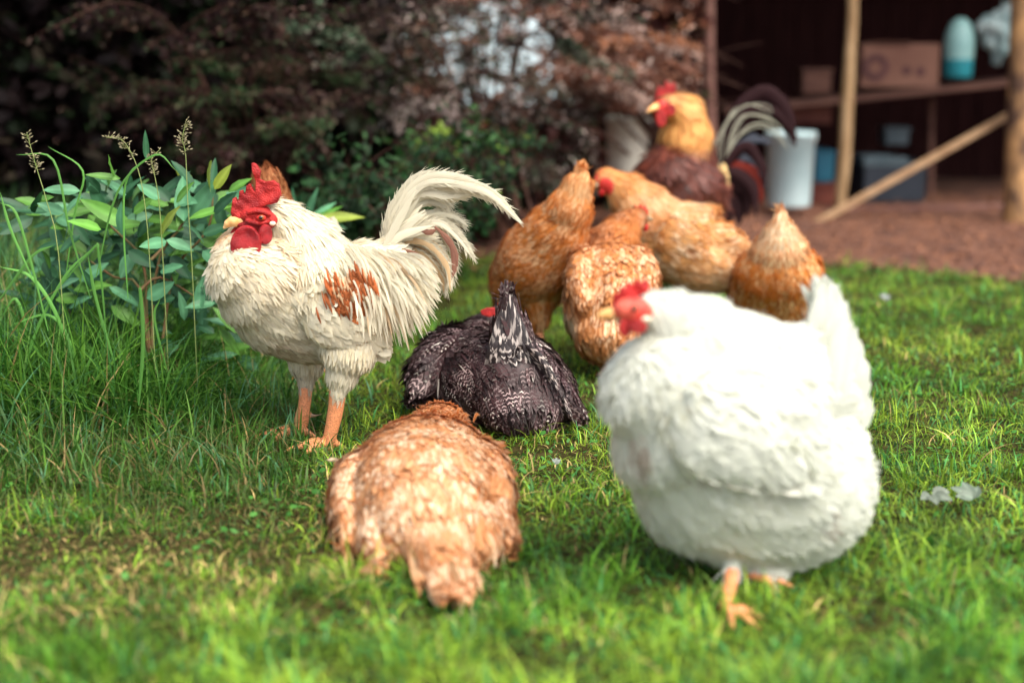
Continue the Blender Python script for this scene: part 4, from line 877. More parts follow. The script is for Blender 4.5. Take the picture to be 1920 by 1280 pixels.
def leafy_plant(label, base_px, leaves, stems, Y, nrand, box):
    b = G(*base_px); b = U(base_px[0], base_px[1], b[1]) if False else b
    root = thing('leafy_plant', label, 'plant', tuple(b)); items = []
    for (x0, y0, x1, y1, w, kind) in leaves:
        c = {'b': LBLUE, 'g': LGRN, 'y': LYEL, 'd': LDK}[kind] * rng.uniform(.8, 1.2); Y0 = Y + rng.normal(0, .05)
        items.append(leafm(U(x0, y0, Y0), U(x1, y1, Y0 + rng.normal(-.02, .03)), w * MPP(y0, Y0), (rng.normal(0, .35), -.75, .65), c, droop=rng.uniform(.02, .12)))
    for i in range(nrand):
        x = rng.uniform(box[0], box[2]); yy = rng.uniform(box[1], box[3]); Y0 = Y + rng.uniform(.02, .30); a = rng.uniform(0, 2 * np.pi); ln = rng.uniform(38, 80)
        c = (LDK if rng.uniform() < .5 else LBLUE * .8 if rng.uniform() < .5 else LGRN * .7)
        p0 = U(x, yy, Y0); d = np.array((math.cos(a), rng.uniform(-.8, .4), math.sin(a) * .7 + .1)); d = nz(d) * ln * MPP(yy, Y0)
        items.append(leafm(p0, p0 + d, rng.uniform(18, 30) * MPP(yy, Y0), (rng.normal(0, .4), -.6, .8), c, droop=.15))
    V, F, at = merge(items); link('foliage', npmesh('foliage', V, F, at), MAT['leaf'], root)
    its = []
    for pts in stems: its.append(tube([U(px, py, Y + .03 + .02 * i) if i else np.array((U(px, py, Y)[0], Y + .02, 0.0)) if py is None else U(px, py, Y + .02) for i, (px, py) in enumerate(pts)], .0045, .002))
    V = np.vstack([a[0] for a in its]); off = 0; Fs = []
    for a in its: Fs.append(a[1] + off); off += len(a[0])
    link('stem', npmesh('stem', V, np.vstack(Fs)), MAT['stem'], root)
    return root
lv = [(150, 358, 80, 352, 26, 'b'), (245, 425, 150, 372, 34, 'g'), (300, 372, 258, 345, 28, 'b'), (345, 415, 340, 328, 34, 'b'), (350, 415, 408, 335, 34, 'b'), (300, 440, 330, 385, 24, 'y'), (355, 410, 435, 380, 22, 'g'),
      (228, 440, 222, 378, 24, 'b'), (312, 452, 262, 462, 24, 'b'), (312, 450, 364, 468, 24, 'b'), (395, 360, 388, 302, 30, 'y'), (402, 355, 432, 308, 22, 'y'), (360, 345, 330, 315, 22, 'y'), (420, 385, 470, 345, 24, 'b'),
      (275, 560, 325, 528, 30, 'b'), (372, 585, 378, 520, 30, 'b'), (320, 480, 355, 520, 26, 'd'), (300, 510, 340, 495, 22, 'b'), (190, 430, 130, 410, 26, 'g'), (120, 400, 70, 380, 24, 'b'), (150, 440, 110, 470, 22, 'd'),
      (240, 470, 290, 500, 26, 'd'), (250, 400, 285, 372, 22, 'g'), (380, 440, 430, 420, 26, 'd'), (380, 470, 420, 500, 26, 'b'), (345, 430, 300, 415, 22, 'g'), (400, 400, 440, 360, 26, 'd'), (330, 380, 360, 340, 20, 'g'), (215, 330, 200, 290, 16, 'g'), (275, 300, 272, 245, 12, 'b'), (110, 540, 145, 520, 20, 'b'), (200, 400, 165, 345, 26, 'b'), (225, 335, 160, 325, 16, 'g')]
st = [[(285, 700), (275, 590), (268, 490), (225, 440), (150, 375)], [(290, 700), (285, 600), (300, 480), (345, 415), (345, 350)], [(300, 700), (310, 600), (330, 500), (390, 430), (400, 350)], [(280, 690), (262, 540), (215, 520), (170, 490)], [(270, 500), (300, 470), (312, 452)], [(262, 545), (300, 520), (372, 560)]]
leafy_plant('bushy plant with broad blue-green leaves growing in front of the white rooster', (285, 715), lv, st, 3.10, 330, (50, 350, 465, 670))
lv2 = [(560, 420, 545, 352, 14, 'b'), (575, 410, 593, 352, 16, 'b'), (580, 415, 628, 375, 18, 'b'), (585, 415, 640, 385, 14, 'g'), (600, 408, 684, 406, 22, 'y'), (560, 410, 530, 380, 16, 'd'), (590, 420, 650, 425, 18, 'd'), (570, 420, 610, 395, 16, 'g'), (565, 415, 560, 365, 14, 'd')]
leafy_plant('small leafy shoot with pointed leaves sticking out behind the neck of the white rooster', (575, 660), lv2, [[(575, 660), (572, 540), (565, 420)], [(575, 600), (590, 500), (590, 415)]], 3.72, 26, (520, 430, 600, 560))

# tall grass at the left
n = 10000
x = rng.uniform(-1.9, -.28, n); y = rng.uniform(2.5, 4.3, n)
lim = -.42 - .25 * (y - 2.8); k = x < lim + rng.normal(0, .1, n) ; x, y = x[k], y[k]; n = len(x)
hm = np.clip((lim[k] - x) * 1.1 + .25, .15, 1) * np.clip((y - 2.45) * 1.6, .12, 1)
H = rng.uniform(.12, .46, n) * hm + .03
c = mixc(np.array((.025, .10, .015)), np.array((.13, .28, .035)), rng.uniform(0, 1, n) ** 1.5); m = rng.uniform(0, 1, n) < .12; c[m] = STRAW * .8; m = rng.uniform(0, 1, n) < .2; c[m] = np.array((.10, .27, .12))
c *= .8
V1, F1, a1 = blades(n, x, y, H, rng.uniform(.0025, .008, n), c, lean=1.0, K=7)
# a second, finer tangle at the foot
n = 15000; x = rng.uniform(-1.7, -.25, n); y = rng.uniform(2.3, 3.6, n); lim = -.45 - .15 * (y - 2.6); k = x < lim + rng.normal(0, .08, n); x, y = x[k], y[k]; n = len(x)
c = mixc(np.array((.04, .12, .02)), np.array((.16, .24, .05)), rng.uniform(0, 1, n)); m = rng.uniform(0, 1, n) < .15; c[m] = STRAW * .6
c *= .6
V2, F2, a2 = blades(n, x, y, rng.uniform(.04, .13, n) * np.clip((y - 2.22) * 2.2, .25, 1), rng.uniform(.0014, .004, n), c, lean=1.5, K=5)
n = 5200; x = rng.uniform(-1.55, -.58, n); y = rng.uniform(2.85, 3.45, n); H = rng.uniform(.12, .36, n) * np.clip((-.50 - x) * 3, .2, 1)
c = mixc(np.array((.03, .13, .015)), np.array((.15, .34, .04)), rng.uniform(0, 1, n) ** 1.5)
c *= .75
V3, F3, a3 = blades(n, x, y, H, rng.uniform(.003, .009, n), c, lean=1.3, K=7)
V, F, at = merge([(V1, F1, a1), (V2, F2, a2), (V3, F3, a3)])
tag(link('tall_grass', npmesh('tall_grass', V, F, at), MAT['grass']), 'tall dark green grass growing wild at the left edge of the lawn', 'grass', kind='stuff')
# long arching blades that stand out one by one
def bladepx(pts, Y, w, c):
    return pxr(pts, Y, w, np.array(c), np.array(c) * .8, n=16, ragged=.02, side=np.array((.2, -.8, .6)), cup=.4, prof=None)
bl = [([(130, 700), (110, 600), (60, 520), (0, 500)], .014), ([(40, 760), (60, 640), (120, 520), (170, 468)], .012), ([(0, 560), (60, 480), (100, 460)], .012), ([(270, 640), (262, 540), (272, 610)], .01), ([(200, 640), (185, 480), (170, 470), (60, 600)], .010),
      ([(170, 560), (130, 430), (100, 300), (30, 290)], .009), ([(180, 520), (220, 360), (290, 290), (330, 320)], .009), ([(90, 620), (60, 500), (30, 400), (0, 380)], .01), ([(120, 540), (140, 400), (155, 320), (90, 275)], .008), ([(20, 800), (50, 650), (30, 560), (0, 600)], .013),
      ([(260, 760), (268, 640), (262, 530)], .014), ([(320, 720), (290, 600), (300, 560)], .009), ([(60, 520), (20, 430), (0, 360)], .010), ([(220, 700), (180, 560), (165, 480)], .012), ([(160, 760), (130, 640), (90, 590), (20, 610)], .012), ([(240, 560), (232, 430), (240, 330), (300, 285)], .008)]
V, F, at = merge([bladepx(p, 2.95 + rng.normal(0, .08), w * .55, np.array((.10, .27, .05)) * rng.uniform(.7, 1.3)) for p, w in bl])
tag(link('long_grass', npmesh('long_grass', V, F, {'Col': at['Col']}), MAT['grass']), 'long arching grass blades leaning over at the left edge', 'grass', kind='stuff')
# flowering grass stalks
MAT['seed'] = simple('grass_seed_head', (.40, .32, .16), (.55, .48, .28), 80)
def stalk(pts, Y, label, heads, sp_=14):
    base = U(*pts[0], Y); root = thing('grass_stalk', label, 'grass stalk', (base[0], Y, 0), 'flowering grass stalks')
    P = [np.array((base[0], Y, 0.0))] + [U(a, b, Y) for a, b in pts]
    V, F, _ = tube(P, .0013, .0006, 5); link('stem', npmesh('stem', V, F), MAT['stem_green'], root)
    it = []
    tip = [U(a, b, Y) for a, b in pts[-3:]]
    for i in range(heads):
        u = rng.uniform(); q = tip[0] * (1 - u) + tip[1] * u if rng.uniform() < .45 else tip[1] * (1 - u) + tip[2] * u
        d = np.array((rng.normal(0, 1), rng.normal(0, 1), rng.normal(.5, .5))) ; d = nz(d) * rng.uniform(.003, sp_ * .0012); q = q + d
        it.append(leafm(q, q + nz(d) * .007, .0028, (0, -1, .2), (.22, .19, .11), K=4))
        V2, F2, _ = tube([q - d, q], .0004, .0003, 4); it.append((V2, F2, {'Col': np.tile((.3, .3, .12), (len(V2), 1))}))
    V, F, at = merge(it); link('seed_head', npmesh('seed_head', V, F, at), MAT['leaf'], root)
MAT['stem_green'] = simple('green_stem', (.14, .22, .05), (.25, .28, .10), 40)
stalk([(360, 500), (352, 380), (348, 290), (342, 262), (348, 228)], 3.02, 'thin flowering grass stalk upright against the dark shrub, right of the other stalks', 60, 12)
stalk([(110, 480), (88, 380), (70, 320), (60, 285), (50, 250)], 2.98, 'flowering grass stalk at the far left edge with a loose seed head', 50, 10)
stalk([(280, 480), (268, 360), (252, 300), (228, 262), (200, 258)], 3.0, 'flowering grass stalk bending left over the broad leaves', 50, 10)
stalk([(305, 480), (298, 380), (290, 330), (284, 300), (300, 280)], 3.04, 'short flowering grass stalk between the bending and the upright stalk', 40, 10)

# fallen leaves on the lawn
def fallen(label, px, py, s, c, a):
    c = np.array(c) * .36
    g = G(px, py); root = thing('fallen_leaf', label, 'leaf', (g[0], g[1], .03), 'fallen leaves on the lawn'); it = []
    for k in range(4):
        an = a + (k - 1.5) * .75; d = np.array((math.cos(an), math.sin(an) * .8, .30 + .35 * math.sin(an))) * s * (.9 if k in (1, 2) else .7)
        it.append(leafm(g + (0, 0, .032 + .001 * k), g + (0, 0, .036) + d, s * .55, (.2 * k - .3, -.6, .8), c * rng.uniform(.75, 1.1), droop=.25, fold=.3, K=6))
    V, F, at = merge(it); link('blade', npmesh('blade', V, F, at), MAT['leaf'], root)
fallen('pale grey-green fallen leaf on the lawn right of the large white hen', 1745, 962, .045, (.42, .50, .38), -1.2)
fallen('pale fallen leaf near the right edge of the lawn', 1822, 968, .042, (.36, .46, .34), 2.2)
fallen('small brown fallen leaf left of the feet of the white rooster', 368, 832, .02, (.30, .10, .04), .3)
fallen('white scrap of leaf on the far lawn near the soil', 1655, 580, .03, (.6, .68, .62), .8)
fallen('whitish fallen leaf between the crouching hen and the large white hen', 1040, 900, .014, (.6, .68, .6), .8)

# ================================================================== BACKGROUND: soil litter, shrubs, hedge, shed
n = 22000
x = rng.uniform(-3.2, 4.2, n); y = rng.uniform(4.9, 8.2, n); k = np.array([b > edge_y(a) - .25 + rng.normal(0, .08) for a, b in zip(x, y)]); x, y = x[k], y[k]; n = len(x)
nrm = nz(np.column_stack((rng.normal(0, .3, n), rng.normal(0, .3, n), np.ones(n)))); dd = np.column_stack((rng.normal(0, 1, n), rng.normal(0, 1, n), np.zeros(n)))
cc = mixc(np.array((.06, .018, .010)), np.array((.26, .11, .055)), rng.uniform(0, 1, n) ** 1.3)
V, F, at = feathers(np.column_stack((x, y, rng.uniform(.002, .018, n))), nrm, dd, rng.uniform(.012, .04, n), rng.uniform(.005, .015, n), np.full(n, .1), np.full(n, .1), cc, cc, 'round', bury=0)
tag(link('wood_chips', npmesh('wood_chips', V, F, {'Col': at['Col']}), attr_mat('chips', transl=0, rough=.85)), 'brown bark chips and leaf litter covering the soil before the shed', 'bark chips', kind='stuff')

MAT['shrubleaf'] = attr_mat('shrub_leaves', rough=.6, spec=.12, transl=.15)
MAT['branch'] = simple('shrub_branch', (.035, .015, .012), (.07, .035, .025), 20, spec=.1)
def leaves_at(P, D, L, Wd, c):
    n = len(P); nrm = nz(np.column_stack((rng.normal(0, .6, n), rng.normal(-.3, .6, n), rng.uniform(.2, 1, n))))
    V, F, at = feathers(P, nrm, D, L, Wd, np.full(n, .15), np.full(n, .25), c, c, 'round', bury=0, cup=.1)
    return V, F, {'Col': at['Col']}
def PX(P):
    z = P[:, 1] * cp - (P[:, 2] - CAMH) * sp_; return 960 + FPX * P[:, 0] / z, 640 - FPX * (P[:, 1] * sp_ + (P[:, 2] - CAMH) * cp) / z
def keep(P):   # two thin places in the shrubs where the light comes through
    a, b_ = PX(P); return (a < 1312) & ~((a > 1118) & (b_ > 205)) & ~((((a - 930) / 115) ** 2 + ((b_ - 110) / 105) ** 2 < 1) & (vnoise(np.column_stack((a, b_, a * 0)), 1 / 27., 3.3) > .06) & (rng.uniform(0, 1, len(P)) > .06))
    g = (((a - 905) / 62 + .35 * np.sin(b_ / 14)) ** 2 + ((b_ - 110) / 70 + .3 * np.sin(a / 17)) ** 2 < 1) | (((a - 1000) / 24) ** 2 + ((b_ - 80) / 30) ** 2 < 1)
    return ~g | (rng.uniform(0, 1, len(P)) < .30)
def shrub(name, label, cat, base, sprays, colf, leafL=.022, per=90, trunk_h=.5, fill=None, group=None):
    """arching sprays: list of (start, end) world points"""
    root = thing(name, label, cat, (base[0], base[1], 0), group); P, D, SI = [], [], []; tubes = []
    for si, (s, e) in enumerate(sprays):
        s = np.array(s); e = np.array(e); L = np.linalg.norm(e - s); mid = (s + e) / 2 + np.array((0, 0, .14 * L)); b = np.array((base[0], base[1], 0.02))
        tubes.append(tube([b + rng.normal(0, .03, 3) * (1, 1, 0), b * .4 + s * .6 + np.array((0, 0, .12)), s, mid, e], .008, .0018, 5))
        for i in range(per):
            t = rng.uniform(0, 1); q = (1 - t) ** 2 * s + 2 * t * (1 - t) * mid + t * t * e + rng.normal(0, .009 + .010 * L, 3); SI.append(si)
            P.append(q); D.append((e - s) / L + rng.normal(0, .9, 3))
        for j in range(4):   # side twigs
            t = rng.uniform(.1, .9); q = (1 - t) ** 2 * s + 2 * t * (1 - t) * mid + t * t * e; d = (e - s) * rng.uniform(.15, .35) + rng.normal(0, .09, 3); tubes.append(tube([q, q + d * .5 + (0, 0, .02), q + d], .002, .001, 4))
            for i in range(per // 5): u = rng.uniform(); SI.append(si); P.append(q + d * u + rng.normal(0, .010, 3)); D.append(d / np.linalg.norm(d) + rng.normal(0, .9, 3))
    P, D = np.array(P), np.array(D); k = keep(P); P, D, SI = P[k], D[k], np.array(SI)[k]; n = len(P); c = colf(P); tone = colf(np.zeros((len(sprays), 3)))[SI]; c = c * .45 + tone * .55
    V, F, at = leaves_at(P, D, leafL * rng.uniform(.6, 1.3, n), leafL * .55 * rng.uniform(.7, 1.2, n), c)
    link('foliage', npmesh('foliage', V, F, at), MAT['shrubleaf'], root)
    V = np.vstack([a[0] for a in tubes]); off = 0; Fs = []
    for a in tubes: Fs.append(a[1] + off); off += len(a[0])
    link('branch', npmesh('branch', V, np.vstack(Fs)), MAT['branch'], root)
def spr(n, x0, x1, y0, y1, Y0, Y1, ln=(120, 240), ang=(-.35, .2), flip=.3):
    out = []
    for i in range(n):
        x = rng.uniform(x0, x1); y = rng.uniform(y0, y1); Y = rng.uniform(Y0, Y1); l = rng.uniform(*ln); a = rng.uniform(*ang); sg = -1 if rng.uniform() < flip else 1
        out.append((U(x, y, Y), U(x + sg * l * math.cos(a), y + l * math.sin(a), Y + rng.uniform(-.4, .1))))
    return out
def palette(*cols):
    cs = np.array([c[0] for c in cols]); ps = np.array([c[1] for c in cols]); ps = ps / ps.sum()
    return lambda P: cs[rng.choice(len(cs), len(P), p=ps)] * rng.uniform(.6, 1.4, (len(P), 1))
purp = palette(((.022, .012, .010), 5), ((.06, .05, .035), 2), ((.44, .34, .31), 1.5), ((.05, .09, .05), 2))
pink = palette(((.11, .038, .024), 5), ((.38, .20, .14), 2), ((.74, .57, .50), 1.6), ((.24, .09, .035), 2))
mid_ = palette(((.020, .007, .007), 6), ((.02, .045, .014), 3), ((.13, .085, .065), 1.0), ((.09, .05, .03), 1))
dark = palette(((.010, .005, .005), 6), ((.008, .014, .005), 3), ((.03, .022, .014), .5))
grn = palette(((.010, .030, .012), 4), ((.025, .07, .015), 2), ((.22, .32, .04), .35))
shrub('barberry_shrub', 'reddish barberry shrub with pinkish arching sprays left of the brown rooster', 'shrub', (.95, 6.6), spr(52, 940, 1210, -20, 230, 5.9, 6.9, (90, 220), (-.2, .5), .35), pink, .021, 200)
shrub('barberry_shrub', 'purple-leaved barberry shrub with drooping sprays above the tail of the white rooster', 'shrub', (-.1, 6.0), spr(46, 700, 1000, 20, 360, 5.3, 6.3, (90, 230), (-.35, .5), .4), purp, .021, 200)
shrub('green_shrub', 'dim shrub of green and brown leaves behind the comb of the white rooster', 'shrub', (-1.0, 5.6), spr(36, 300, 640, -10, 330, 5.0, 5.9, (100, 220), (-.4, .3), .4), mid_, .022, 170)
shrub('low_plant', 'low green leafy plant at the foot of the purple-leaved shrub', 'plant', (.1, 5.0), spr(16, 800, 950, 250, 340, 4.9, 5.3, (40, 80), (-.5, .8), .5), grn, .028, 40)
shrub('low_plant', 'low dark green weeds between the tail of the white rooster and the shrubs', 'plant', (-.35, 4.7), spr(34, 620, 900, 330, 440, 4.4, 5.0, (40, 90), (-.9, .3), .5), palette(((.010, .035, .012), 3), ((.022, .07, .018), 2), ((.012, .02, .01), 2)), .030, 50)
# hedge: deep, dark, many layers of leaves, open in one place
def hedge(name, label, x0, x1, y0, y1, z1, n, pal, gap=None, L=.06):
    root = thing(name, label, 'hedge', ((x0 + x1) / 2, (y0 + y1) / 2, 0))
    P = np.column_stack((rng.uniform(x0, x1, n), rng.uniform(y0, y1, n), rng.uniform(0, 1, n) ** .9 * z1)); P[:, 2] += vnoise(P, 1.3, 4) * .25
    if gap is not None:
        c, rx, rz = gap; k = (((P[:, 0] - c[0]) / rx) ** 2 + ((P[:, 2] - c[2]) / rz) ** 2 + vnoise(P, 6, 9) * .9) > 1; P = P[k]
    n = len(P); V, F, at = leaves_at(P, rng.normal(0, 1, (n, 3)), L * rng.uniform(.6, 1.3, n), L * .6 * rng.uniform(.7, 1.2, n), pal(P)); link('foliage', npmesh('foliage', V, F, at), MAT['shrubleaf'], root)
    its = []
    for i in range(int((x1 - x0) * 5)):
        b = np.array((rng.uniform(x0, x1), (y0 + y1) / 2 + rng.normal(0, .1), 0)); its.append(tube([b, b + rng.normal(0, .1, 3) * (1, 1, 0) + (0, 0, z1 * .5), b + rng.normal(0, .2, 3) * (1, 1, 0) + (0, 0, z1 * .95)], .02, .005, 6))
    V = np.vstack([a[0] for a in its]); off = 0; Fs = []
    for a in its: Fs.append(a[1] + off); off += len(a[0])
    link('branch', npmesh('branch', V, np.vstack(Fs)), MAT['branch'], root)
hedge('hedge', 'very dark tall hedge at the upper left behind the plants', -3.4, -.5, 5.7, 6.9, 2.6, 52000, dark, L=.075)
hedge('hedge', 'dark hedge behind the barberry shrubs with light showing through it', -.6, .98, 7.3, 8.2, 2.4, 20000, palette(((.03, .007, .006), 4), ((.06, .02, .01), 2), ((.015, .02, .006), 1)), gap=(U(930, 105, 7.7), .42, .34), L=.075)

# dark undergrowth at the foot of the hedge
n = 16000; x = rng.uniform(-3.0, -.35, n); y = rng.uniform(3.6, 6.0, n); k = x < -.62 + .22 * (y - 3.7) * (y < 5) + rng.normal(0, .08, n); x, y = x[k], y[k]; n = len(x)
c = mixc(np.array((.012, .035, .010)), np.array((.05, .12, .025)), rng.uniform(0, 1, n) ** 1.6)
V, F, at = blades(n, x, y, rng.uniform(.10, .38, n), rng.uniform(.006, .018, n), c, lean=1.0, K=5)
tag(link('undergrowth', npmesh('undergrowth', V, F, at), MAT['grass']), 'dark undergrowth between the bushy plant and the hedge', 'undergrowth', kind='stuff')
# added tree: unseen crown placed over the shrubs to keep them in shade
tr_ = thing('added_shade_tree', 'added tree at the upper left, its unseen crown placed to shade the shrubs', 'tree', (-1.75, 6.9, 0))
V, F, _ = tube([(-1.75, 6.9, 0), (-1.72, 6.85, .8), (-1.6, 6.7, 1.6), (-1.5, 6.5, 2.6)], .10, .05, 12); link('trunk', npmesh('t', V, F), MAT['branch'], tr_)
n = 9000; P = np.column_stack((rng.uniform(-3.8, -.3, n), rng.uniform(4.3, 8.2, n), rng.uniform(0, 1, n) * .9 + 1.75)); P[:, 2] += .12 * (P[:, 1] - 4.3); kk = vnoise(P, 1.5, 3) > -.22; P = P[kk]; n = len(P)
V, F, at = leaves_at(P, rng.normal(0, 1, (n, 3)), rng.uniform(.07, .13, n), rng.uniform(.04, .08, n), palette(((.03, .06, .015), 1), ((.05, .09, .02), 1))(P)); link('crown', npmesh('crown', V, F, at), MAT['shrubleaf'], tr_)
# ---- shed ----
sh = thing('shed', 'open-fronted wooden shed with dark interior, rough poles and a shelf', 'shed', (2.6, 8.2, 0))
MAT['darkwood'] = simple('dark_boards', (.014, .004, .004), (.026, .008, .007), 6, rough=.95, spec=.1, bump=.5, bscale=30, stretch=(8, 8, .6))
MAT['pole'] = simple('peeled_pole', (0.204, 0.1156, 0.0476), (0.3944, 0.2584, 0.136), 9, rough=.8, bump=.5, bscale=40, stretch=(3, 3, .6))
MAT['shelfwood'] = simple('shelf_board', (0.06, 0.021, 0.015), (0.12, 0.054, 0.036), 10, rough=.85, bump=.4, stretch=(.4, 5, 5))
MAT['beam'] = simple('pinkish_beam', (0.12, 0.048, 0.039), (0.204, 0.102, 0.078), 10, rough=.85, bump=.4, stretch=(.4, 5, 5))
def boxm(x0, x1, y0, y1, z0, z1, bev=.004):
    bm = bmesh.new(); bmesh.ops.create_cube(bm, size=1)
    for v in bm.verts: v.co = Vector(((x0 + x1) / 2 + v.co.x * (x1 - x0), (y0 + y1) / 2 + v.co.y * (y1 - y0), (z0 + z1) / 2 + v.co.z * (z1 - z0)))
    if bev: bmesh.ops.bevel(bm, geom=bm.edges, offset=bev, segments=2, affect='EDGES')
    me = bpy.data.meshes.new('b'); bm.to_mesh(me); bm.free(); return me
def joinm(ms):
    bm = bmesh.new()
    for m in ms: bm.from_mesh(m)
    me = bpy.data.meshes.new('j'); bm.to_mesh(me); bm.free(); return me
X0 = U(1335, 300, 7.6)[0]; X1 = 4.6
planks = lambda x0, x1, y, z1: joinm([boxm(a + .003, min(a + .15, x1) - .003, y, y + .022 + .006 * (i % 2), 0, z1, .003) for i, a in enumerate(np.arange(x0, x1, .15))])
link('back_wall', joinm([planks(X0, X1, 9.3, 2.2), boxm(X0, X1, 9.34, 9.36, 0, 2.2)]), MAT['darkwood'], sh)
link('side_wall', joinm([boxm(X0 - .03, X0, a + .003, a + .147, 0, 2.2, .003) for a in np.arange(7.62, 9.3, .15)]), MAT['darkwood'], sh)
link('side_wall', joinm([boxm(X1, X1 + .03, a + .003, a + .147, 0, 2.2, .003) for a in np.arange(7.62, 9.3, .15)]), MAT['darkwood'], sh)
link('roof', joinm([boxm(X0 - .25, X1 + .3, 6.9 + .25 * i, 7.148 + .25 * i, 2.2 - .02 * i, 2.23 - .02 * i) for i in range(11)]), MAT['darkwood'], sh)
def pole(pts, r, m='pole', name='post'):
    o = link(name, smooth_loft([(*U(px, py, Y), rr) for (px, py, Y, rr) in pts], voxel=.008), MAT[m], sh); return o
pole([(1335, 400, 7.5, .03), (1333, 250, 7.5, .03), (1330, 100, 7.5, .028), (1330, -140, 7.5, .028), (1330, -400, 7.5, .026)], .03, 'beam')
pole([(1574, 395, 7.4, .030), (1583, 300, 7.4, .034), (1588, 200, 7.4, .034), (1594, 100, 7.4, .030), (1599, 0, 7.4, .028), (1606, -400, 7.4, .026)], .035)
pole([(1905, 425, 6.95, .06), (1906, 300, 6.95, .055), (1912, 100, 6.95, .055), (1920, -300, 6.95, .05)], .05, 'bark')if False else None
MAT['bark'] = simple('bark_post', (0.07, 0.035, 0.021), (0.385, 0.21, 0.084), 14, rough=.9, bump=.8, bscale=30, detail=2, stretch=(1, 1, .5))
pole([(1903, 428, 6.9, .060), (1906, 300, 6.9, .055), (1914, 100, 6.9, .055), (1926, -300, 6.9, .05)], .05, 'bark')
def beam(x0, y0, Y0, x1, y1, Y1, hh, dd, mat, parent, name):
    a = U(x0, y0, Y0); b = U(x1, y1, Y1); d = b - a; L = np.linalg.norm(d)
    me = boxm(-L / 2, L / 2, -dd / 2, dd / 2, -hh / 2, hh / 2, .005); q = Vector(d).to_track_quat('X', 'Z').to_matrix().to_4x4(); q.translation = Vector((a + b) / 2); me.transform(q)
    return link(name, me, MAT[mat], parent)
beam(1350, 208, 8.0, 1960, 146, 8.0, .030, .45, 'shelfwood', sh, 'shelf')
beam(1345, 400, 7.42, 1900, 388, 7.45, .035, .06, 'beam', sh, 'bottom_beam')
beam(1590, 186, 8.3, 1960, 150, 8.3, .06, .04, 'darkwood', sh, 'shelf_rail')
for px in (1745,): beam(px, 400, 8.05, px + 2, 185, 8.05, .03, .03, 'shelfwood', sh, 'shelf_support')
MAT['plank'] = simple('weathered_plank', (0.2592, 0.144, 0.072), (0.4032, 0.2592, 0.144), 12, rough=.8, bump=.4, bscale=30, stretch=(.5, 6, 6))
pk = beam(1520, 424, 6.95, 1920, 200, 7.02, .034, .03, 'plank', None, 'plank'); tag(pk, 'long wooden plank leaning diagonally across the front of the shed', 'plank')
# things in and before the shed
def lathe(prof, c, ns=28):
    V, F = [], []
    for r, z in prof:
        for j in range(ns): a = 2 * math.pi * j / ns; V.append((c[0] + r * math.cos(a), c[1] + r * math.sin(a), c[2] + z))
    for i in range(len(prof) - 1):
        for j in range(ns): F.append((i * ns + j, i * ns + (j + 1) % ns, (i + 1) * ns + (j + 1) % ns, (i + 1) * ns + j))
    return npmesh('lathe', V, F)
MAT['whiteplastic'] = simple('white_plastic', (.34, .47, .49), (.44, .56, .57), 5, rough=.4)
MAT['cream'] = simple('cream_plastic', (0.528, 0.512, 0.44), (0.592, 0.576, 0.496), 5, rough=.45)
MAT['teal'] = simple('teal_plastic', (0.014, 0.196, 0.238), (0.021, 0.238, 0.28), 5, rough=.4)
MAT['paleteal'] = simple('pale_blue_plastic', (0.208, 0.384, 0.376), (0.272, 0.464, 0.44), 8, rough=.35)
MAT['blue'] = simple('blue_plastic', (0.006, 0.06, 0.102), (0.009, 0.084, 0.132), 5, rough=.4)
MAT['greyblue'] = simple('grey_blue_plastic', (0.0405, 0.063, 0.0765), (0.072, 0.099, 0.1125), 9, rough=.4)
MAT['navy'] = simple('dark_blue_plastic', (0.009, 0.014, 0.0225), (0.015, 0.02, 0.03), 9, rough=.5)
MAT['card'] = simple('cardboard', (0.126, 0.0546, 0.0378), (0.168, 0.0798, 0.0546), 5, rough=.9)
MAT['print'] = simple('dark_print', (.05, .018, .018), (.08, .03, .03), 20, rough=.9)
MAT['red'] = simple('rusty_red', (0.1, 0.016, 0.008), (0.14, 0.032, 0.016), 12, rough=.6)
MAT['steel'] = simple('zinc_wire', (.35, .35, .36), None, rough=.35, metal=1)
def bucket(label, px, py, Y, w_px, h_px, mat, top=1.1):
    s = MPP(py, Y); c = U(px, py, Y); c[2] = max(c[2], .0); r = w_px * s / 2; h = h_px * s
    root = thing('bucket', label, 'bucket', tuple(c)); k = top
    link('shell', lathe([(.0, .002), (r * .9, .002), (r * .92, .01), (r * (.92 + (k - .92) * .9), h * .93), (r * k * 1.02, h * .935), (r * k * 1.03, h * .99), (r * k, h), (r * k * .96, h * .99), (r * .88, .015), (0, .012)], c), MAT[mat], root)
    P = [c + np.array((r * k * math.cos(a) * 1.02, -.3 * r * math.sin(a) - .01, h * .93 - r * .5 * math.sin(a))) for a in np.linspace(0, math.pi, 9)]
    V, F, _ = tube(P, .003, .003); link('handle', npmesh('h', V, F), MAT['steel'], root)
bucket('white plastic bucket standing before the shed beside the tail of the brown rooster', 1478, 386, 7.2, 88, 138, 'whiteplastic', 1.03)
bucket('cream white bucket partly hidden behind the neck of the brown rooster', 1176, 360, 6.4, 78, 140, 'cream', 1.05)
bx = thing('cardboard_box', 'brown cardboard box with dark printed marks on the shed shelf', 'box', tuple(U(1680, 165, 7.95)))
a = U(1608, 168, 7.95); b = U(1757, 82, 7.95)
link('carton', boxm(a[0], b[0], 7.88, 8.12, a[2] + .012, b[2], .004), MAT['card'], bx)
link('flap', boxm(a[0] + .04, b[0] - .16, 7.86, 8.0, b[2] + .002, b[2] + .008, .002), MAT['card'], bx)
pr = []
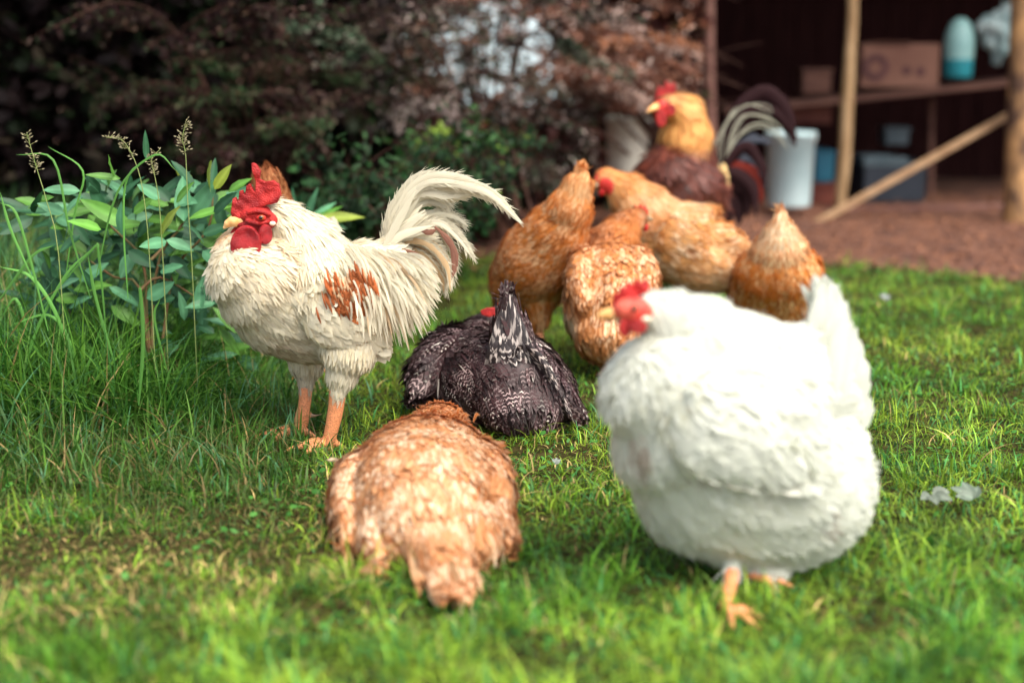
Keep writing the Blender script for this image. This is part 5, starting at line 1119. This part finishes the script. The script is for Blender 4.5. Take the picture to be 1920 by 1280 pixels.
def dk(cx, cy, r, hole=0):
    c = U(cx, cy, 7.877); bm = bmesh.new(); n = 20; R1 = r * MPP(cy, 7.877)
    o = [bm.verts.new((c[0] + R1 * math.cos(2 * math.pi * i / n), 7.8775, c[2] + R1 * math.sin(2 * math.pi * i / n))) for i in range(n)]
    if hole:
        q = [bm.verts.new((c[0] + R1 * hole * math.cos(2 * math.pi * i / n), 7.8775, c[2] + R1 * hole * math.sin(2 * math.pi * i / n))) for i in range(n)]
        for i in range(n): bm.faces.new((o[i], o[(i + 1) % n], q[(i + 1) % n], q[i]))
    else: bm.faces.new(o)
    m = bpy.data.meshes.new('d'); bm.to_mesh(m); bm.free(); return m
link('printed_mark', joinm([dk(1642, 127, 25, .5), dk(1700, 133, 9), dk(1726, 135, 9)]), MAT['print'], bx)
c = U(1795, 146, 7.9); s = MPP(146, 7.9); bt = thing('plastic_bottle', 'tall pale blue plastic bottle with a teal base on the shed shelf', 'bottle', tuple(c))
link('bottle', lathe([(0, .0), (24 * s, 0), (26 * s, 3 * s), (27 * s, 34 * s)], c), MAT['teal'], bt)
link('upper_part', lathe([(27 * s, 34 * s), (28 * s, 60 * s), (26 * s, 80 * s), (19 * s, 98 * s), (10 * s, 108 * s), (0, 110 * s)], c), MAT['paleteal'], bt)
# crumpled pale plastic bag on the shelf
bm = bmesh.new(); bmesh.ops.create_icosphere(bm, subdivisions=5, radius=1); c = U(1886, 68, 7.85); s = MPP(70, 7.85)
for v in bm.verts:
    q = v.co.copy(); k = 1 + .35 * mnoise.noise(q * 2.3) + .30 * abs(mnoise.noise(q * 5)) + .08 * mnoise.noise(q * 14)
    zz = q.z * k; taper = .62 + .38 * max(-1, min(1, (zz + .2) * 1.6)); v.co = Vector((c[0] + q.x * k * 46 * s * taper - (.4 - zz) * 10 * s, c[1] + q.y * k * .08, c[2] + zz * 48 * s))
me = bpy.data.meshes.new('bag'); bm.to_mesh(me); bm.free()
tag(link('plastic_bag', me, simple('pale_bag', (.20, .30, .30), (.38, .45, .44), 10, rough=.35, bump=.3)), 'crumpled pale plastic bag at the right end of the shed shelf', 'bag')
def crate(name, label, cat, x0, y0, x1, y1, Y, dep, mat, lid=None):
    a = U(x0, y1, Y); b = U(x1, y0, Y); z0 = max(a[2], .004); root = thing(name, label, cat, ((a[0] + b[0]) / 2, Y + dep / 2, z0))
    w0 = .008; parts = [boxm(a[0], b[0], Y, Y + w0, z0, b[2]), boxm(a[0], b[0], Y + dep - w0, Y + dep, z0, b[2]), boxm(a[0], a[0] + w0, Y + w0, Y + dep - w0, z0, b[2]), boxm(b[0] - w0, b[0], Y + w0, Y + dep - w0, z0, b[2]), boxm(a[0] + w0, b[0] - w0, Y + w0, Y + dep - w0, z0 + .001, z0 + .01)]
    link('shell', joinm(parts), MAT[mat], root); link('rim', joinm([boxm(a[0] - .008, b[0] + .008, Y - .008, Y + .002, b[2] - .02, b[2] + .003), boxm(a[0] - .008, a[0] + .002, Y + .002, Y + dep, b[2] - .02, b[2] + .003), boxm(b[0] - .002, b[0] + .008, Y + .002, Y + dep, b[2] - .02, b[2] + .003)]), MAT[lid or mat], root)
    return root
crate('storage_box', 'blue plastic box behind the white bucket, left of the middle pole', 'box', 1528, 284, 1566, 342, 7.75, .3, 'blue')
crate('storage_box', 'rusty red box on the ground between the white bucket and the middle pole', 'box', 1522, 345, 1568, 392, 7.6, .3, 'red')
crate('storage_box', 'low dark blue tub under the shelf with a pale grey-blue rim', 'box', 1618, 305, 1738, 392, 7.75, .4, 'navy', 'greyblue')
bg_ = crate('basket', 'grey-blue basket lying on the dark blue tub under the shelf', 'basket', 1622, 296, 1700, 330, 7.78, .3, 'greyblue')
crate('basket', 'small grey tin under the shelf above the plank', 'tin', 1660, 240, 1706, 272, 8.1, .15, 'greyblue')
crate('storage_box', 'dim brown crate on the left end of the shelf', 'crate', 1505, 130, 1560, 176, 8.0, .2, 'shelfwood')
crate('storage_box', 'dull red box hanging back under the left end of the shelf', 'box', 1480, 200, 1560, 232, 8.0, .2, 'red')
# added pale building standing in for the brightness in the hedge gap
ob = thing('bright_gap_building', 'added pale building standing in for the bright gaps in the hedge', 'building', (0, 15, 0))
MAT['pale'] = simple('bright_gap_wall', (.44, .58, .62), (.54, .66, .70), 3, rough=.6); MAT['roofg'] = simple('grey_roof', (.2, .2, .22), (.26, .26, .28), 5, rough=.6)
link('wall', boxm(-1.6, 1.9, 14, 17, 0, 2.2), MAT['pale'], ob); link('roof', boxm(-1.8, 2.1, 13.8, 17.2, 2.203, 2.32), MAT['roofg'], ob)
link('door', boxm(1.0, 1.8, 13.96, 13.998, 0, 1.95), MAT['roofg'], ob)
